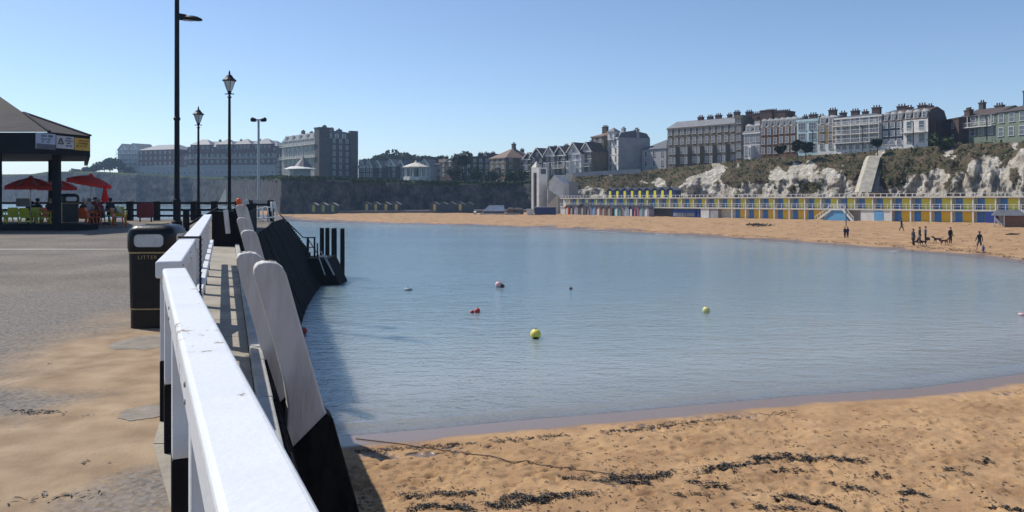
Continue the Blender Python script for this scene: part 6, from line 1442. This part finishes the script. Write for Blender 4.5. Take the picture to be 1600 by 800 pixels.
# strand line just above the wet sand and loose scraps
for k in range(480):
    u = rw.uniform(548, 1240); v = np.interp(u, [545,680,850,1000,1100,1240], [705,697,682,670,657,643])+rw.gauss(0,1.6)
    p = G2(u, v+1); 
    if fnoise(np.array([p.x*1.2]), np.array([1.0]), 1, 3)[0] > .42: weed_at(mb, p.x, p.y, 3, .07, 0, rw, .035)
for k in range(520):
    u = rw.uniform(560, 1600); v = rw.uniform(660, 800)
    p = G2(u, v)
    if sdist(np.array([p.x]), np.array([p.y]))[0] < 1.6: continue
    weed_at(mb, p.x, p.y, rw.choice([1,1,2,4]), .05, rw.uniform(0,3), rw, .035)
mb2 = MB()
for k in range(1500):
    u = rw.uniform(545, 1640); v = 640+160*rw.random()**.8
    p = G2(u, v)
    if sdist(np.array([p.x]), np.array([p.y]))[0] < 1.5: continue
    if fnoise(np.array([p.x*.9+5]), np.array([p.y*1.4]), 1, 3)[0] < .45: continue
    weed_at(mb2, p.x, p.y, rw.choice([1,2,3,5]), .05, rw.uniform(0,3), rw, .028)
tag(mb2.build('dry_weed', mat('dry_weed', (.16,.085,.045), (.09,.05,.03), 9, .8)), 'small brown scraps of dry weed strewn over the near sand', 'dry weed', kind='stuff')
# scraps on the promenade
_nz = near_z
def near_z(x, y): return .008
for (u, v, n) in ((60,646,60),(30,786,10),(118,776,14),(150,725,5),(140,650,5),(95,570,4)):
    p = G(u, v, 0); weed_at(mb, p.x, p.y, n, .08, 0, rw, .02)
near_z = _nz
tag(mb.build('seaweed', m_weed), 'dark seaweed scattered in strips and scraps over the near sand', 'seaweed', kind='stuff')
mb = MB(); q_ = random.Random(77)
for k in range(700):
    u = q_.uniform(470, 1640); dw = interp(u, [(450,178),(600,149),(750,137),(900,123),(1000,113),(1100,103),(1280,87.5),(1400,78.7),(1520,70.7),(1640,60)], 1); dt_ = interp(u, [(450,205),(880,205),(1600,122),(1700,112)], 1)
    t = q_.random(); t = .06+.03*q_.random() if q_.random() < .35 else t
    d = dw+(dt_-dw)*t; x = PX(u, d); z = gz(x, d)
    for _ in range(q_.choice([1,2,4])):
        x2 = x+q_.gauss(0,.5); y2 = d+q_.gauss(0,.2); s_ = q_.uniform(.07,.2); h_ = q_.uniform(.02,.07)
        zz = z+.06
        mb.add([(x2-s_,y2,zz),(x2,y2-s_*.5,zz+.01),(x2+s_,y2,zz),(x2,y2+s_*.5,zz+h_)], [(0,1,2,3)])
tag(mb.build('tide_litter', mat('dry_weed', (.16,.085,.045))), 'brown flecks of weed and litter dotted over the far beach', 'weed', kind='stuff')
# loose heaps on the far beach
for (u, d, lb, s) in ((1186,128,'dark low heap of washed-up weed on the far beach before the huts',1.1),(1583,96,'short dark piece of driftwood at the right of the far beach',.6),(1449,90,'small dark bag on the sand behind the three walkers',.3)):
    x = PX(u,d); mb = MB(); q_ = random.Random(u)
    if s == .6: mb.tube([(-.9,0,.08),(-.2,.1,.14),(.5,.0,.1),(.9,.1,.2)], [.05,.11,.09,.03], 7)
    elif s == .3: mb.lathe([(.28,0),(.33,.1),(.28,.28),(.1,.36)], (0,0,0), 10, sy=.6)
    else:
        for k in range(160): leaf_quads(mb, (q_.gauss(0,.9), q_.gauss(0,.3), .1+abs(q_.gauss(0,.1))), .2, 1, .16, .5, 0, q_)
    o = mb.build({1.1:'weed_heap',.6:'driftwood',.3:'bag'}[s], m_weed if s != .6 else m_bark); o.location = (x, d, gz(x, d)+.05); tag(o, lb, {1.1:'weed heap',.6:'driftwood',.3:'bag'}[s])

# ------------------------------------------------------------------ haze
m = bpy.data.materials.new('sea_haze'); m.use_nodes = True; t = m.node_tree; t.nodes.clear()
o_ = t.nodes.new('ShaderNodeOutputMaterial'); v_ = t.nodes.new('ShaderNodeVolumePrincipled')
v_.inputs['Color'].default_value = (.50,.72,1,1); v_.inputs['Density'].default_value = .00029; v_.inputs['Anisotropy'].default_value = .35
t.links.new(v_.outputs[0], o_.inputs['Volume'])
mb = MB(); mb.box(-1400,-1200,-9,1400,1400,48); hz_ = mb.build('haze', m); tag(hz_, kind='stuff')
hz_['label'] = 'thin blue sea haze over the whole bay'; hz_['category'] = 'haze'
